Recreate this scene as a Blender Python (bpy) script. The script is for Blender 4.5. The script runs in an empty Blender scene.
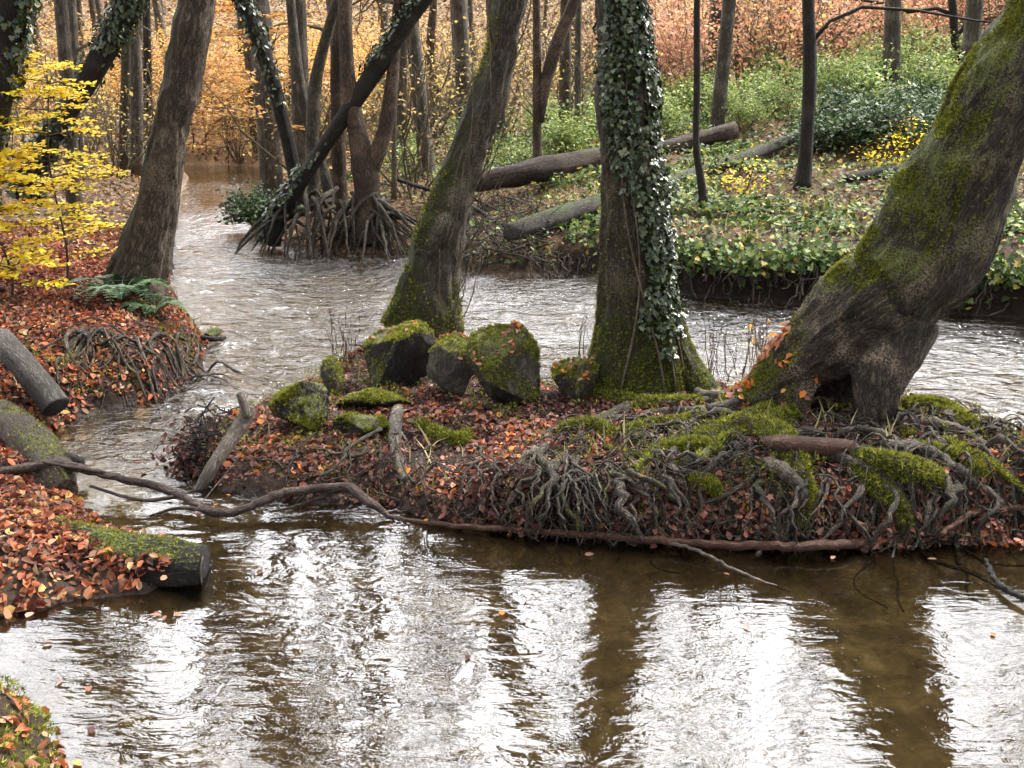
import bpy, math, random
import numpy as np
from mathutils import Vector

rng = np.random.default_rng(11)
random.seed(5)
sc = bpy.context.scene
COL = sc.collection
FPX, CAMH = 1050.0, 2.2
PITCH = math.atan(304 / FPX)
CP, SP = math.cos(PITCH), math.sin(PITCH)

# ------------------------------------------------------------------ camera
cd = bpy.data.cameras.new('camera'); cam = bpy.data.objects.new('camera', cd); COL.objects.link(cam)
cam.location = (0, 0, CAMH); cam.rotation_euler = (math.pi / 2 - PITCH, 0, 0)
cd.sensor_width = 36; cd.lens = 36 * FPX / 1024; cd.clip_end = 600; cd.clip_start = .05
sc.camera = cam


def ray(px, py):
    u = (px - 512) / FPX; v = (384 - py) / FPX
    return np.array([u, CP + v * SP, -SP + v * CP])


def P(px, py, Y):
    d = ray(px, py)
    return np.array([0, 0, CAMH]) + d * (Y / d[1])


def GP(px, py, z=0.0):
    d = ray(px, py)
    return (np.array([0, 0, CAMH]) + d * ((z - CAMH) / d[2]))


def depth(p):
    return p[1] * CP - (p[2] - CAMH) * SP


# ------------------------------------------------------------------ noise
def _hash(ix, iy, iz, seed):
    h = (ix * 374761393 + iy * 668265263 + iz * 2147483647 + seed * 974634777) & 0xFFFFFFFF
    h = ((h ^ (h >> 13)) * 1274126177) & 0xFFFFFFFF
    h = (h ^ (h >> 16)) * 2246822519 & 0xFFFFFFFF
    return ((h ^ (h >> 15)) & 0xFFFFFF) / float(0xFFFFFF)


def vnoise(p, seed=0):
    p = np.asarray(p, dtype=np.float64)
    i = np.floor(p).astype(np.int64); f = p - i; f = f * f * (3 - 2 * f)
    x, y, z = i[..., 0], i[..., 1], i[..., 2]
    fx, fy, fz = f[..., 0], f[..., 1], f[..., 2]
    r = 0
    for dx in (0, 1):
        for dy in (0, 1):
            for dz in (0, 1):
                w = (fx if dx else 1 - fx) * (fy if dy else 1 - fy) * (fz if dz else 1 - fz)
                r = r + w * _hash(x + dx, y + dy, z + dz, seed)
    return r * 2 - 1


def fbm(p, octv=3, seed=0):
    p = np.asarray(p, dtype=np.float64); a, s, t = 1.0, 0.0, 0.0
    for k in range(octv):
        s = s + a * vnoise(p * (2 ** k), seed + k); t += a; a *= .5
    return s / t


def xy3(x, y, k=1.0, z=0.0):
    return np.stack([np.asarray(x) * k, np.asarray(y) * k, np.zeros_like(x) + z], -1)


def sstep(a, b, x):
    t = np.clip((x - a) / (b - a), 0, 1); return t * t * (3 - 2 * t)


# ------------------------------------------------------------------ shorelines (plan view)
def poly(pts):
    o = []
    for p in pts:
        if len(p) == 2: o.append(GP(*p)[:2])
        else: o.append(np.array(p[:2], dtype=float))
    return np.array(o)


W = 'w'
ISL = poly([(262, 414), (225, 432), (188, 446), (184, 470), (225, 488), (290, 500), (392, 505), (440, 522), (520, 530), (640, 540),
            (760, 546), (860, 548), (1000, 542), (1090, 534), (1110, 510), (1045, 488), (990, 462), (950, 446), (900, 434), (800, 425), (760, 412), (720, 402),
            (700, 396), (660, 386), (600, 384), (566, 386), (552, 398), (535, 402), (515, 396), (482, 376), (468, 354), (456, 340), (395, 339), (372, 350), (350, 366), (325, 386), (290, 402)])
LEFT = poly([(-30.0, 25.0, W), (-14.0, 25.5, W), (186, 176), (178, 200), (172, 240), (168, 290), (186, 318), (206, 345), (196, 372), (160, 398),
             (96, 410), (60, 424), (42, 440), (56, 470), (66, 498), (105, 530), (165, 548), (204, 562), (150, 590), (80, 598), (20, 612), (-60, 640),
             (-5.0, 3.4, W), (-60.0, 3.4, W), (-90.0, 25.0, W)])
FAR = poly([(-90.0, 28.0, W), (-14.0, 28.0, W), (215, 164), (285, 168), (272, 190), (246, 222), (262, 243), (320, 252), (400, 254), (440, 268),
            (500, 276), (580, 274), (640, 284), (700, 297), (800, 303), (900, 306), (1000, 318), (1120, 330), (8.5, 9.6, W), (14.0, 8.0, W), (90.0, 2.0, W), (90.0, 130.0, W), (-90.0, 130.0, W)])
NEAR = poly([(-90.0, -30.0, W), (-90.0, 1.2, W), (-2.2, 2.6, W), (-60, 690), (0, 700), (48, 716), (60, 745), (60, 800), (-1.0, 2.2, W), (-.4, 1.5, W), (1.0, 1.2, W), (90.0, 1.0, W), (90.0, -30.0, W)])


def sdpoly(x, y, pg):
    d2 = np.full(x.shape, 1e9); ins = np.zeros(x.shape, bool)
    for i in range(len(pg)):
        a = pg[i]; b = pg[(i + 1) % len(pg)]
        ex, ey = b - a; wx, wy = x - a[0], y - a[1]
        t = np.clip((wx * ex + wy * ey) / (ex * ex + ey * ey), 0, 1)
        d2 = np.minimum(d2, (wx - ex * t) ** 2 + (wy - ey * t) ** 2)
        if ey != 0:
            c = (a[1] > y) != (b[1] > y)
            ins ^= c & (x < a[0] + ex * (y - a[1]) / ey)
    d = np.sqrt(d2)
    return np.where(ins, d, -d)


def height_raw(x, y):
    n1 = fbm(xy3(x, y, 1.3), 3, 3); n2 = fbm(xy3(x, y, 5.0), 3, 8); n3 = fbm(xy3(x, y, .35), 2, 21)
    wob = .06 * n2 + .05 * n1
    dI = sdpoly(x, y, ISL) + wob * .8; dL = sdpoly(x, y, LEFT) + wob; dF = sdpoly(x, y, FAR) + wob * 1.5; dN = sdpoly(x, y, NEAR) + wob * .5
    bed = -.2 - .12 * sstep(.3, 1.6, -np.maximum.reduce([dI, dL, dF, dN])) + .035 * n2 + .03 * n1

    def land(d, top, k):
        return np.where(d > 0, top * (1 - np.exp(-np.maximum(d, 0) / k)), np.maximum(d * .7, -.6))
    topI = .18 + .16 * sstep(-.2, 1.6, x) * sstep(7.5, 5.0, y) + .05 * n1
    hI = np.where(dI > -.1, .03 * fbm(xy3(x, y, 13.0), 2, 44), 0) + land(dI, topI, .13 - .085 * sstep(-.9, .2, x) * sstep(6.4, 5.6, y)) + np.where(dI > 0, .035 * n2, 0)
    topL = .14 + .3 * sstep(5.0, 7.6, y)
    dl = np.maximum(dL, 0)
    hL = land(dL, topL, .22) + np.where(dL > 0, .035 * n2 + .04 * n1, 0) + .03 * np.minimum(dl, 5) + .16 * np.clip(dl - 4, 0, 30) + .25 * np.clip(dl - 20, 0, 30)
    df = np.maximum(dF, 0)
    lip = .2 + .28 * sstep(-.5, 1.6, x)
    hF = land(dF, lip, .10 + .3 * sstep(1.0, -1.0, x)) + np.where(dF > 0, .05 * n2 + .09 * n1, 0) + .145 * np.minimum(df, 10) + .23 * np.clip(df - 10, 0, 15) + .35 * np.clip(df - 25, 0, 40) + .35 * n3 * sstep(2, 9, df)
    hN = land(dN, .22, .15) + .12 * np.minimum(np.maximum(dN, 0), 8) + np.where(dN > 0, .03 * n2, 0)
    return np.maximum.reduce([bed, hI, hL, hF, hN])


def axis(segs):
    o = [segs[0][0]]
    for a, b, st in segs:
        n = max(1, int(round((b - a) / st))); o += list(a + (b - a) * (np.arange(n) + 1) / n)
    return np.array(o)


XS = axis([(-90, -30, 4), (-30, -14, .8), (-14, -6, .16), (-6, -3, .06), (-3, 3.4, .032), (3.4, 8, .06), (8, 16, .16), (16, 32, .8), (32, 90, 4)])
YS = axis([(-30, 0, 3), (0, 2.4, .08), (2.4, 10.2, .034), (10.2, 16, .07), (16, 30, .16), (30, 60, .6), (60, 130, 3)])
XX, YY = np.meshgrid(XS, YS)
ZZ = height_raw(XX, YY)


def H(x, y):
    x = np.clip(np.asarray(x, float), XS[0], XS[-1] - 1e-6); y = np.clip(np.asarray(y, float), YS[0], YS[-1] - 1e-6)
    i = np.searchsorted(XS, x, 'right') - 1; j = np.searchsorted(YS, y, 'right') - 1
    fx = (x - XS[i]) / (XS[i + 1] - XS[i]); fy = (y - YS[j]) / (YS[j + 1] - YS[j])
    return (ZZ[j, i] * (1 - fx) + ZZ[j, i + 1] * fx) * (1 - fy) + (ZZ[j + 1, i] * (1 - fx) + ZZ[j + 1, i + 1] * fx) * fy


def HN(x, y, e=.05):
    gx = (H(x + e, y) - H(x - e, y)) / (2 * e); gy = (H(x, y + e) - H(x, y - e)) / (2 * e)
    n = np.stack([-gx, -gy, np.ones_like(gx)], -1)
    return n / np.linalg.norm(n, axis=-1, keepdims=True)


def hit(px, py):
    d = ray(px, py); t = 2.5
    while t < 120:
        p = np.array([0, 0, CAMH]) + d * t
        if p[2] <= max(float(H(p[0], p[1])), 0.0): return p
        t += .02 + t * .001
    return np.array([0, 0, CAMH]) + d * 60


# ------------------------------------------------------------------ mesh building
def norm(v):
    return v / (np.linalg.norm(v, axis=-1, keepdims=True) + 1e-12)


class Geo:
    def __init__(s): s.V = []; s.F = []; s.B = []; s.R = []; s.M = []; s.MI = []; s.n = 0

    def add(s, V, F, bark=None, rnd=0.0, moss=0.0, mi=0):
        V = np.asarray(V, float); n = len(V)
        s.V.append(V)
        for f in F:
            if len(f): s.F.append(np.asarray(f, np.int64) + s.n); s.MI.append(np.full(len(f), mi))
        s.B.append(V if bark is None else bark)
        s.R.append(np.broadcast_to(np.asarray(rnd, float), (n,))); s.M.append(np.broadcast_to(np.asarray(moss, float), (n,)))
        s.n += n

    def build(s, name, mats, parent=None, smooth=True):
        me = bpy.data.meshes.new(name)
        V = np.concatenate(s.V)
        if parent is not None: V = V - np.array(parent.location)
        me.vertices.add(len(V)); me.vertices.foreach_set('co', V.astype(np.float32).ravel())
        loops = np.concatenate([f.ravel() for f in s.F]); cnt = np.concatenate([np.full(len(f), f.shape[1]) for f in s.F])
        me.loops.add(len(loops)); me.loops.foreach_set('vertex_index', loops.astype(np.int32))
        me.polygons.add(len(cnt)); me.polygons.foreach_set('loop_start', np.concatenate([[0], np.cumsum(cnt)[:-1]]).astype(np.int32))
        me.polygons.foreach_set('loop_total', cnt.astype(np.int32))
        me.polygons.foreach_set('material_index', np.concatenate(s.MI).astype(np.int32))
        me.polygons.foreach_set('use_smooth', np.full(len(cnt), smooth))
        a = me.attributes.new('bark', 'FLOAT_VECTOR', 'POINT'); a.data.foreach_set('vector', np.concatenate(s.B).astype(np.float32).ravel())
        a = me.attributes.new('rnd', 'FLOAT', 'POINT'); a.data.foreach_set('value', np.concatenate(s.R).astype(np.float32))
        a = me.attributes.new('moss', 'FLOAT', 'POINT'); a.data.foreach_set('value', np.concatenate(s.M).astype(np.float32))
        me.update(calc_edges=True)
        for m in (mats if isinstance(mats, (list, tuple)) else [mats]): me.materials.append(m)
        o = bpy.data.objects.new(name, me); COL.objects.link(o)
        if parent is not None: o.parent = parent
        return o


def tag(o, label=None, cat=None, group=None, kind=None):
    if label: o['label'] = label
    if cat: o['category'] = cat
    if group: o['group'] = group
    if kind: o['kind'] = kind
    return o


def empty(name, loc, label=None, cat=None, group=None):
    o = bpy.data.objects.new(name, None); o.empty_display_size = .1; COL.objects.link(o); o.location = [float(c) for c in loc]
    return tag(o, label, cat, group)


def frames(pts):
    T = norm(np.gradient(pts, axis=0))
    k = np.argmin(np.abs(T).max(0)); ref = np.zeros(3); ref[k] = 1
    S = norm(np.cross(T, ref)); U = np.cross(S, T)
    return T, S, U


def smooth_path(pts, n, cols=3):
    """Catmull-Rom resample of control points (any number of columns)."""
    pts = np.asarray(pts, float)
    if len(pts) < 3:
        t = np.linspace(0, 1, n)[:, None]; return pts[0] * (1 - t) + pts[-1] * t
    q = np.vstack([2 * pts[0] - pts[1], pts, 2 * pts[-1] - pts[-2]])
    t = np.linspace(0, len(pts) - 1 - 1e-9, n); i = t.astype(int); f = (t - i)[:, None]
    a, b, c, d = q[i], q[i + 1], q[i + 2], q[i + 3]
    return .5 * ((2 * b) + (-a + c) * f + (2 * a - 5 * b + 4 * c - d) * f ** 2 + (-a + 3 * b - 3 * c + d) * f ** 3)


def tube(pts, rad, seg=8, rough=0.0, freq=6.0, seed=0, cap=True, stretch=.2, flat=1.0):
    pts = np.asarray(pts, float); rad = np.broadcast_to(np.asarray(rad, float), (len(pts),)); n = len(pts)
    T, S, U = frames(pts)
    s = np.concatenate([[0], np.cumsum(np.linalg.norm(np.diff(pts, axis=0), axis=1))])
    th = np.linspace(0, 2 * np.pi, seg, endpoint=False)
    c, si = np.cos(th), np.sin(th)
    r = np.repeat(rad[:, None], seg, 1)
    B = np.stack([r * c, r * si, np.repeat(s[:, None], seg, 1)], -1)
    if rough:
        nb = B * np.array([freq, freq, freq * stretch]) + np.array([seed * 3.7, 0, seed * 1.3])
        r = r * (1 + rough * fbm(nb, 3, seed % 97))
    V = pts[:, None] + (r * c)[..., None] * S[:, None] + (r * si)[..., None] * U[:, None] * flat
    V = V.reshape(-1, 3)
    a = (np.arange(n - 1)[:, None] * seg + np.arange(seg)[None]); b = (np.arange(n - 1)[:, None] * seg + (np.arange(seg)[None] + 1) % seg)
    q = np.stack([a, b, b + seg, a + seg], -1).reshape(-1, 4)[:, ::-1]
    Bf = B.reshape(-1, 3) + np.array([0, 0, seed * 1.7])
    F = [q]
    if cap:
        V = np.vstack([V, pts[0], pts[-1]]); Bf = np.vstack([Bf, Bf[0], Bf[-1]])
        k = np.arange(seg); k2 = (k + 1) % seg; m = n * seg
        F.append(np.concatenate([np.stack([k, k2, np.full(seg, m)], -1), np.stack([k2 + (n - 1) * seg, k + (n - 1) * seg, np.full(seg, m + 1)], -1)]))
    return V, F, Bf


def addtube(g, pts, rad, seg=8, rough=0.0, freq=6.0, seed=0, cap=True, moss=0.0, mi=0, flat=1.0, mossfn=None):
    V, F, B = tube(pts, rad, seg, rough, freq, seed, cap, flat=flat)
    if mossfn is not None: moss = mossfn(V, np.repeat(np.asarray(pts), seg, 0) if not cap else np.vstack([np.repeat(np.asarray(pts), seg, 0), pts[0], pts[-1]]))
    g.add(V, F, B, rng.random(), moss, mi)
    return V


# leaf templates
OVAL = (np.array([[0, 0, 0], [-.27, .25, .09], [-.25, .65, .1], [0, 1, -.05], [.25, .65, .1], [.27, .25, .09]]) - np.array([0, .5, 0]), [np.array([[0, 5, 4, 3], [0, 3, 2, 1]])])
DIAM = (np.array([[0, -.5, 0], [.3, 0, .07], [0, .5, 0], [-.3, 0, .07]]), [np.array([[0, 1, 2, 3]])])
IVY = (np.array([[0, 0, 0], [0, .25, 0], [.3, -.08, .04], [.55, .2, .0], [.27, .38, .06], [.36, .7, .02], [.13, .66, .04], [0, 1.05, -.05],
                 [-.13, .66, .04], [-.36, .7, .02], [-.27, .38, .06], [-.55, .2, .0], [-.3, -.08, .04]]) - np.array([0, .4, 0]),
       [np.array([[1, 0, 2, 3], [1, 3, 4, 5], [1, 5, 6, 7], [1, 7, 8, 9], [1, 9, 10, 11], [1, 11, 12, 0]])])
TUFT = (np.array([[-.12, 0, 0], [.12, 0, 0], [.1, .5, 1], [0, -.12, 0], [0.02, .14, 0], [-.5, -.1, .85], [.1, -.1, 0], [-.1, .1, 0], [.3, -.5, .8]]), [np.array([[0, 1, 2], [3, 4, 5], [6, 7, 8]])])
BLADE = (np.array([[-.03, 0, 0], [.03, 0, 0], [.025, .15, .5], [-.025, .15, .5], [0, .45, .9]]), [np.array([[0, 1, 2, 3]]), np.array([[3, 2, 4]])])


def leaves(g, tm, pos, nrm, size, tilt=.4, tip=None, mi=0, moss=0.0, rnd=None, curl=None):
    n = len(pos)
    if n == 0: return
    tv, tf = tm; k = len(tv)
    nn = norm(np.asarray(nrm, float) + rng.normal(0, tilt, (n, 3)))
    if tip is None: tip = rng.normal(0, 1, (n, 3))
    t = np.asarray(tip, float) + np.zeros((n, 3)); t = norm(t - (t * nn).sum(1, keepdims=True) * nn); r = np.cross(t, nn)
    size = np.broadcast_to(np.asarray(size, float), (n,))
    tvv = np.repeat(tv[None], n, 0).copy()
    cu = rng.uniform(-1.2, 3.4, n) if curl is None else np.full(n, curl)
    tvv[:, :, 2] *= cu[:, None] if k != 9 and k != 5 else 1
    w = rng.uniform(.75, 1.2, n); tvv[:, :, 0] *= w[:, None]
    V = pos[:, None] + size[:, None, None] * (tvv[..., 0:1] * r[:, None] + tvv[..., 1:2] * t[:, None] + tvv[..., 2:3] * nn[:, None])
    if rnd is None: rnd = rng.random(n)
    F = [(f[None] + (np.arange(n) * k)[:, None, None]).reshape(-1, f.shape[1]) for f in tf]
    g.add(V.reshape(-1, 3), F, None, np.repeat(rnd, k), moss, mi)


def sample_mesh(V, F, n, wfn=None):
    tris = []
    for f in F:
        if f.shape[1] == 3: tris.append(f)
        else: tris += [f[:, [0, 1, 2]], f[:, [0, 2, 3]]]
    T = np.concatenate(tris); a, b, c = V[T[:, 0]], V[T[:, 1]], V[T[:, 2]]
    cr = np.cross(b - a, c - a); ar = np.linalg.norm(cr, axis=1); nr = cr / (ar[:, None] + 1e-12)
    w = ar.copy()
    if wfn is not None: w = w * np.clip(wfn((a + b + c) / 3, nr), 0, None)
    if w.sum() <= 0: return np.zeros((0, 3)), np.zeros((0, 3))
    i = rng.choice(len(T), n, p=w / w.sum())
    u, v = rng.random(n), rng.random(n); m = u + v > 1; u[m] = 1 - u[m]; v[m] = 1 - v[m]
    return a[i] + (b - a)[i] * u[:, None] + (c - a)[i] * v[:, None], nr[i]


def remesh(tubes, voxel):
    g = Geo()
    for V, F, B in tubes: g.add(V, F, B)
    o = g.build('tmp', [])
    md = o.modifiers.new('r', 'REMESH'); md.mode = 'VOXEL'; md.voxel_size = voxel; md.adaptivity = 0
    dg = bpy.context.evaluated_depsgraph_get(); ev = o.evaluated_get(dg); me = ev.to_mesh()
    V = np.empty(len(me.vertices) * 3, np.float32); me.vertices.foreach_get('co', V); V = V.reshape(-1, 3).astype(float)
    lt = np.empty(len(me.polygons), np.int32); me.polygons.foreach_get('loop_total', lt)
    li = np.empty(len(me.loops), np.int32); me.loops.foreach_get('vertex_index', li)
    st = np.concatenate([[0], np.cumsum(lt)[:-1]])
    F = []
    for k in (3, 4):
        s = st[lt == k]
        if len(s): F.append(li[s[:, None] + np.arange(k)[None]])
    ev.to_mesh_clear(); m0 = o.data; bpy.data.objects.remove(o); bpy.data.meshes.remove(m0)
    return V, F


def vnormals(V, F):
    N = np.zeros_like(V)
    for f in F:
        n = np.cross(V[f[:, 1]] - V[f[:, 0]], V[f[:, 2]] - V[f[:, 0]])
        for k in range(f.shape[1]): np.add.at(N, f[:, k], n)
    return norm(N)


def relax(V, F, it):
    for _ in range(it):
        A = np.zeros_like(V); c = np.zeros(len(V))
        for f in F:
            k = f.shape[1]
            for j in range(k):
                np.add.at(A, f[:, j], V[f[:, (j + 1) % k]]); np.add.at(c, f[:, j], 1)
        V = V * .4 + .6 * A / np.maximum(c, 1)[:, None]
    return V


def organic(paths, voxel=.016, amp=.012, freq=14, seed=0):
    """paths: list of (pts, rad). One merged bark surface with ridges running along the limbs."""
    tubes = []; S_pts, S_rad, S_s, S_S, S_U = [], [], [], [], []
    for k, (p, r) in enumerate(paths):
        tubes.append(tube(p, r, 20, rough=.12, freq=5, seed=seed + k, stretch=.4))
        T, S, U = frames(p); s = np.concatenate([[0], np.cumsum(np.linalg.norm(np.diff(p, axis=0), axis=1))])
        S_pts.append(p); S_rad.append(np.broadcast_to(r, (len(p),))); S_s.append(s + k * 7.3); S_S.append(S); S_U.append(U)
    V, F = remesh(tubes, voxel)
    V = relax(V, F, 3)
    SP_, SR, SS, S1, S2 = [np.concatenate(a) for a in (S_pts, S_rad, S_s, S_S, S_U)]
    idx = np.empty(len(V), int)
    for a in range(0, len(V), 20000):
        d = np.linalg.norm(V[a:a + 20000, None] - SP_[None], axis=2) - SR[None]
        idx[a:a + 20000] = d.argmin(1)
    rel = V - SP_[idx]; T = np.cross(S1[idx], S2[idx])
    B = np.stack([(rel * S1[idx]).sum(1), (rel * S2[idx]).sum(1), SS[idx] - (rel * T).sum(1)], -1)
    N = vnormals(V, F)
    q = B * np.array([freq, freq, freq * .22])
    q = q + .5 * np.stack([vnoise(B * 4, 5), vnoise(B * 4, 6), np.zeros(len(B))], -1)
    rid = 1 - np.abs(fbm(q, 3, seed)) * 2.2
    V = V + N * (amp * (rid - .5) + amp * 1.6 * fbm(B * 3.0, 2, seed + 9))[:, None]
    return V, F, B, N, SR[idx]


# ------------------------------------------------------------------ materials
def newmat(name):
    m = bpy.data.materials.new(name); m.use_nodes = True; nt = m.node_tree; nt.nodes.clear()
    return m, nt, nt.nodes, nt.links


def nd(nt, typ, ins=None, **kw):
    n = nt.nodes.new(typ)
    for k, v in kw.items(): setattr(n, k, v)
    if ins:
        for k, v in ins.items():
            if isinstance(v, bpy.types.NodeSocket): nt.links.new(v, n.inputs[k])
            else: n.inputs[k].default_value = v
    return n


def ramp(nt, fac, stops):
    n = nt.nodes.new('ShaderNodeValToRGB'); nt.links.new(fac, n.inputs[0]); cr = n.color_ramp
    while len(cr.elements) < len(stops): cr.elements.new(.5)
    for e, (p, c) in zip(cr.elements, stops): e.position = p; e.color = (*c, 1)
    return n.outputs[0]


def mapr(nt, v, a, b, c, d):
    return nd(nt, 'ShaderNodeMapRange', {0: v, 1: a, 2: b, 3: c, 4: d}).outputs[0]


def math_(nt, op, a, b=0.0, c=0.0):
    n = nt.nodes.new('ShaderNodeMath'); n.operation = op
    for i, v in enumerate((a, b, c)):
        if isinstance(v, bpy.types.NodeSocket): nt.links.new(v, n.inputs[i])
        else: n.inputs[i].default_value = v
    return n.outputs[0]


def mixc(nt, f, a, b):
    n = nt.nodes.new('ShaderNodeMix'); n.data_type = 'RGBA'
    for i, v in ((0, f), (6, a), (7, b)):
        if isinstance(v, bpy.types.NodeSocket): nt.links.new(v, n.inputs[i])
        else: n.inputs[i].default_value = v if i == 0 else (*v, 1)
    return n.outputs[2]


def attr(nt, name, out='Fac'):
    return nd(nt, 'ShaderNodeAttribute', attribute_name=name).outputs[out]


def leafmat(name, stops, rough=.5, trans=.35, spec=.4, patch=None):
    m, nt, N, L = newmat(name)
    c = ramp(nt, attr(nt, 'rnd'), stops)
    if patch:
        pz = nd(nt, 'ShaderNodeTexNoise', {'Vector': nd(nt, 'ShaderNodeNewGeometry').outputs['Position'], 'Scale': patch[0], 'Detail': 2.0})
        c = mixc(nt, mapr(nt, pz.outputs[0], .42, .62, 0, patch[2]), c, patch[1])
    b = nd(nt, 'ShaderNodeBsdfPrincipled', {'Base Color': c, 'Roughness': rough, 'Specular IOR Level': spec})
    t = nd(nt, 'ShaderNodeBsdfTranslucent', {'Color': c})
    mx = nd(nt, 'ShaderNodeMixShader', {0: trans, 1: b.outputs[0], 2: t.outputs[0]})
    nd(nt, 'ShaderNodeOutputMaterial', {0: mx.outputs[0]})
    return m


def barkmat(name, dark, light, mossc=(.05, .062, .010), scale=1.0, bump=.8, rough=.75, lichen=.25):
    m, nt, N, L = newmat(name)
    bk = attr(nt, 'bark', 'Vector')
    w1 = nd(nt, 'ShaderNodeTexNoise', {'Vector': bk, 'Scale': 9.0 * scale, 'Detail': 2.0}).outputs['Color']
    wv = nd(nt, 'ShaderNodeVectorMath', {0: w1, 1: (.5, .5, .5)}, operation='SUBTRACT').outputs[0]
    wv = nd(nt, 'ShaderNodeVectorMath', {0: wv, 3: .05 / scale}, operation='SCALE').outputs[0]
    bw = nd(nt, 'ShaderNodeVectorMath', {0: bk, 1: wv}, operation='ADD').outputs[0]
    mp = nd(nt, 'ShaderNodeMapping', {0: bw, 3: (scale * 42, scale * 42, scale * 9)}).outputs[0]
    n1 = nd(nt, 'ShaderNodeTexNoise', {'Vector': mp, 'Scale': 1.0, 'Detail': 7.0, 'Roughness': .7}).outputs[0]
    rg = mapr(nt, math_(nt, 'ABSOLUTE', math_(nt, 'SUBTRACT', n1, .5)), 0, .13, 0, 1)      # dark cracks between plates
    n2 = nd(nt, 'ShaderNodeTexNoise', {'Vector': bk, 'Scale': 4.0, 'Detail': 5.0}).outputs[0]
    n3 = nd(nt, 'ShaderNodeTexNoise', {'Vector': bk, 'Scale': 95.0, 'Detail': 3.0, 'Roughness': .7}).outputs[0]
    f = math_(nt, 'MULTIPLY', rg, mapr(nt, n3, .3, .7, .35, 1))
    f = math_(nt, 'MULTIPLY', f, mapr(nt, n2, .3, .7, .45, 1.1))
    c = mixc(nt, f, dark, light)
    lc = tuple(min(1, v * 1.4 + .05) for v in light)
    c = mixc(nt, math_(nt, 'MULTIPLY', mapr(nt, n2, .52, .68, 0, 1), math_(nt, 'MULTIPLY', mapr(nt, n3, .45, .6, 0, 1), lichen * 2)), c, lc)
    mf = math_(nt, 'ADD', attr(nt, 'moss'), math_(nt, 'MULTIPLY', math_(nt, 'SUBTRACT', n2, .5), 1.8))
    mf = math_(nt, 'ADD', mf, math_(nt, 'MULTIPLY', math_(nt, 'SUBTRACT', n3, .5), 1.2))
    mf = math_(nt, 'ADD', mf, math_(nt, 'MULTIPLY', math_(nt, 'SUBTRACT', rg, .6), .5))
    mf = mapr(nt, mf, .42, .75, 0, .95)
    mc = mixc(nt, mapr(nt, n3, .35, .65, 0, 1), tuple(v * .35 for v in mossc), tuple(v * 1.6 for v in mossc))
    c = mixc(nt, mf, c, mc)
    hgt = math_(nt, 'ADD', math_(nt, 'ADD', math_(nt, 'MULTIPLY', rg, .8), math_(nt, 'MULTIPLY', n3, .5)), math_(nt, 'MULTIPLY', mf, .3))
    bp = nd(nt, 'ShaderNodeBump', {'Strength': bump, 'Distance': .03 / scale, 'Height': hgt}).outputs[0]
    b = nd(nt, 'ShaderNodeBsdfPrincipled', {'Base Color': c, 'Roughness': rough, 'Specular IOR Level': .35, 'Normal': bp})
    nd(nt, 'ShaderNodeOutputMaterial', {0: b.outputs[0]})
    return m


M = {}
M['bark_wet'] = barkmat('bark_wet', (.012, .009, .007), (.29, .215, .145), mossc=(.13, .15, .03), lichen=.6)
M['bark_ivy'] = barkmat('bark_ivy_tree', (.016, .012, .008), (.24, .18, .12), mossc=(.05, .062, .012))
M['bark_grey'] = barkmat('bark_grey', (.03, .024, .017), (.34, .29, .21), mossc=(.05, .062, .014), lichen=.5)
M['bark_brown'] = barkmat('bark_brown', (.03, .02, .014), (.33, .22, .15), mossc=(.05, .065, .015))
M['bark_far'] = barkmat('bark_far', (.06, .05, .038), (.36, .31, .24), scale=.5, mossc=(.08, .10, .03))
M['bark_dark'] = barkmat('bark_dark', (.012, .010, .008), (.09, .07, .055), mossc=(.03, .05, .02))
M['twig'] = barkmat('twig_tan', (.10, .075, .05), (.38, .30, .21), scale=2)
M['twig_far'] = barkmat('twig_far', (.13, .10, .06), (.36, .29, .19), scale=1)
M['root'] = barkmat('root_bark', (.010, .008, .006), (.42, .34, .26), scale=1.4, mossc=(.12, .135, .018), bump=.9)
M['wood_pale'] = barkmat('driftwood_pale', (.09, .07, .055), (.55, .47, .38), scale=1.0, lichen=.1)
M['wood_grey'] = barkmat('log_grey', (.04, .035, .03), (.25, .225, .20), mossc=(.05, .07, .02))
M['wood_red'] = barkmat('branch_red', (.06, .025, .015), (.28, .15, .10), scale=1.5)
M['wood_log'] = barkmat('log_brown', (.03, .018, .014), (.24, .165, .13), mossc=(.08, .10, .02))
M['wood_dark'] = barkmat('wood_wet_dark', (.008, .006, .005), (.06, .05, .045), mossc=(.12, .15, .02))
M['rock'] = barkmat('rock_mossy', (.04, .034, .03), (.20, .18, .15), scale=.5, mossc=(.12, .13, .018), bump=.6, rough=.7)
M['rock_wet'] = barkmat('rock_wet', (.008, .007, .006), (.05, .045, .04), scale=.5, mossc=(.12, .13, .018), bump=.6, rough=.5)
M['moss'] = leafmat('moss_tufts', [(0, (.04, .05, .006)), (.4, (.14, .155, .015)), (.75, (.25, .25, .035)), (1, (.50, .50, .10))], .8, .3, .2)
M['ivy'] = leafmat('ivy_leaves', [(0, (.012, .022, .006)), (.5, (.028, .048, .014)), (.82, (.06, .085, .03)), (1, (.22, .25, .14))], .3, .12, .5)
M['litter'] = leafmat('litter_island', [(0, (.03, .015, .012)), (.26, (.11, .045, .035)), (.44, (.22, .12, .085)), (.58, (.28, .085, .06)), (.72, (.44, .26, .20)), (.84, (.44, .10, .03)), (.94, (.66, .22, .035)), (1, (.62, .38, .14))], .6, .25, .25)
M['litter_left'] = leafmat('litter_left', [(0, (.03, .013, .010)), (.28, (.13, .034, .022)), (.45, (.19, .095, .055)), (.62, (.33, .08, .035)), (.78, (.46, .14, .05)), (.9, (.36, .24, .15)), (1, (.60, .36, .10))], .6, .25, .25)
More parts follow.
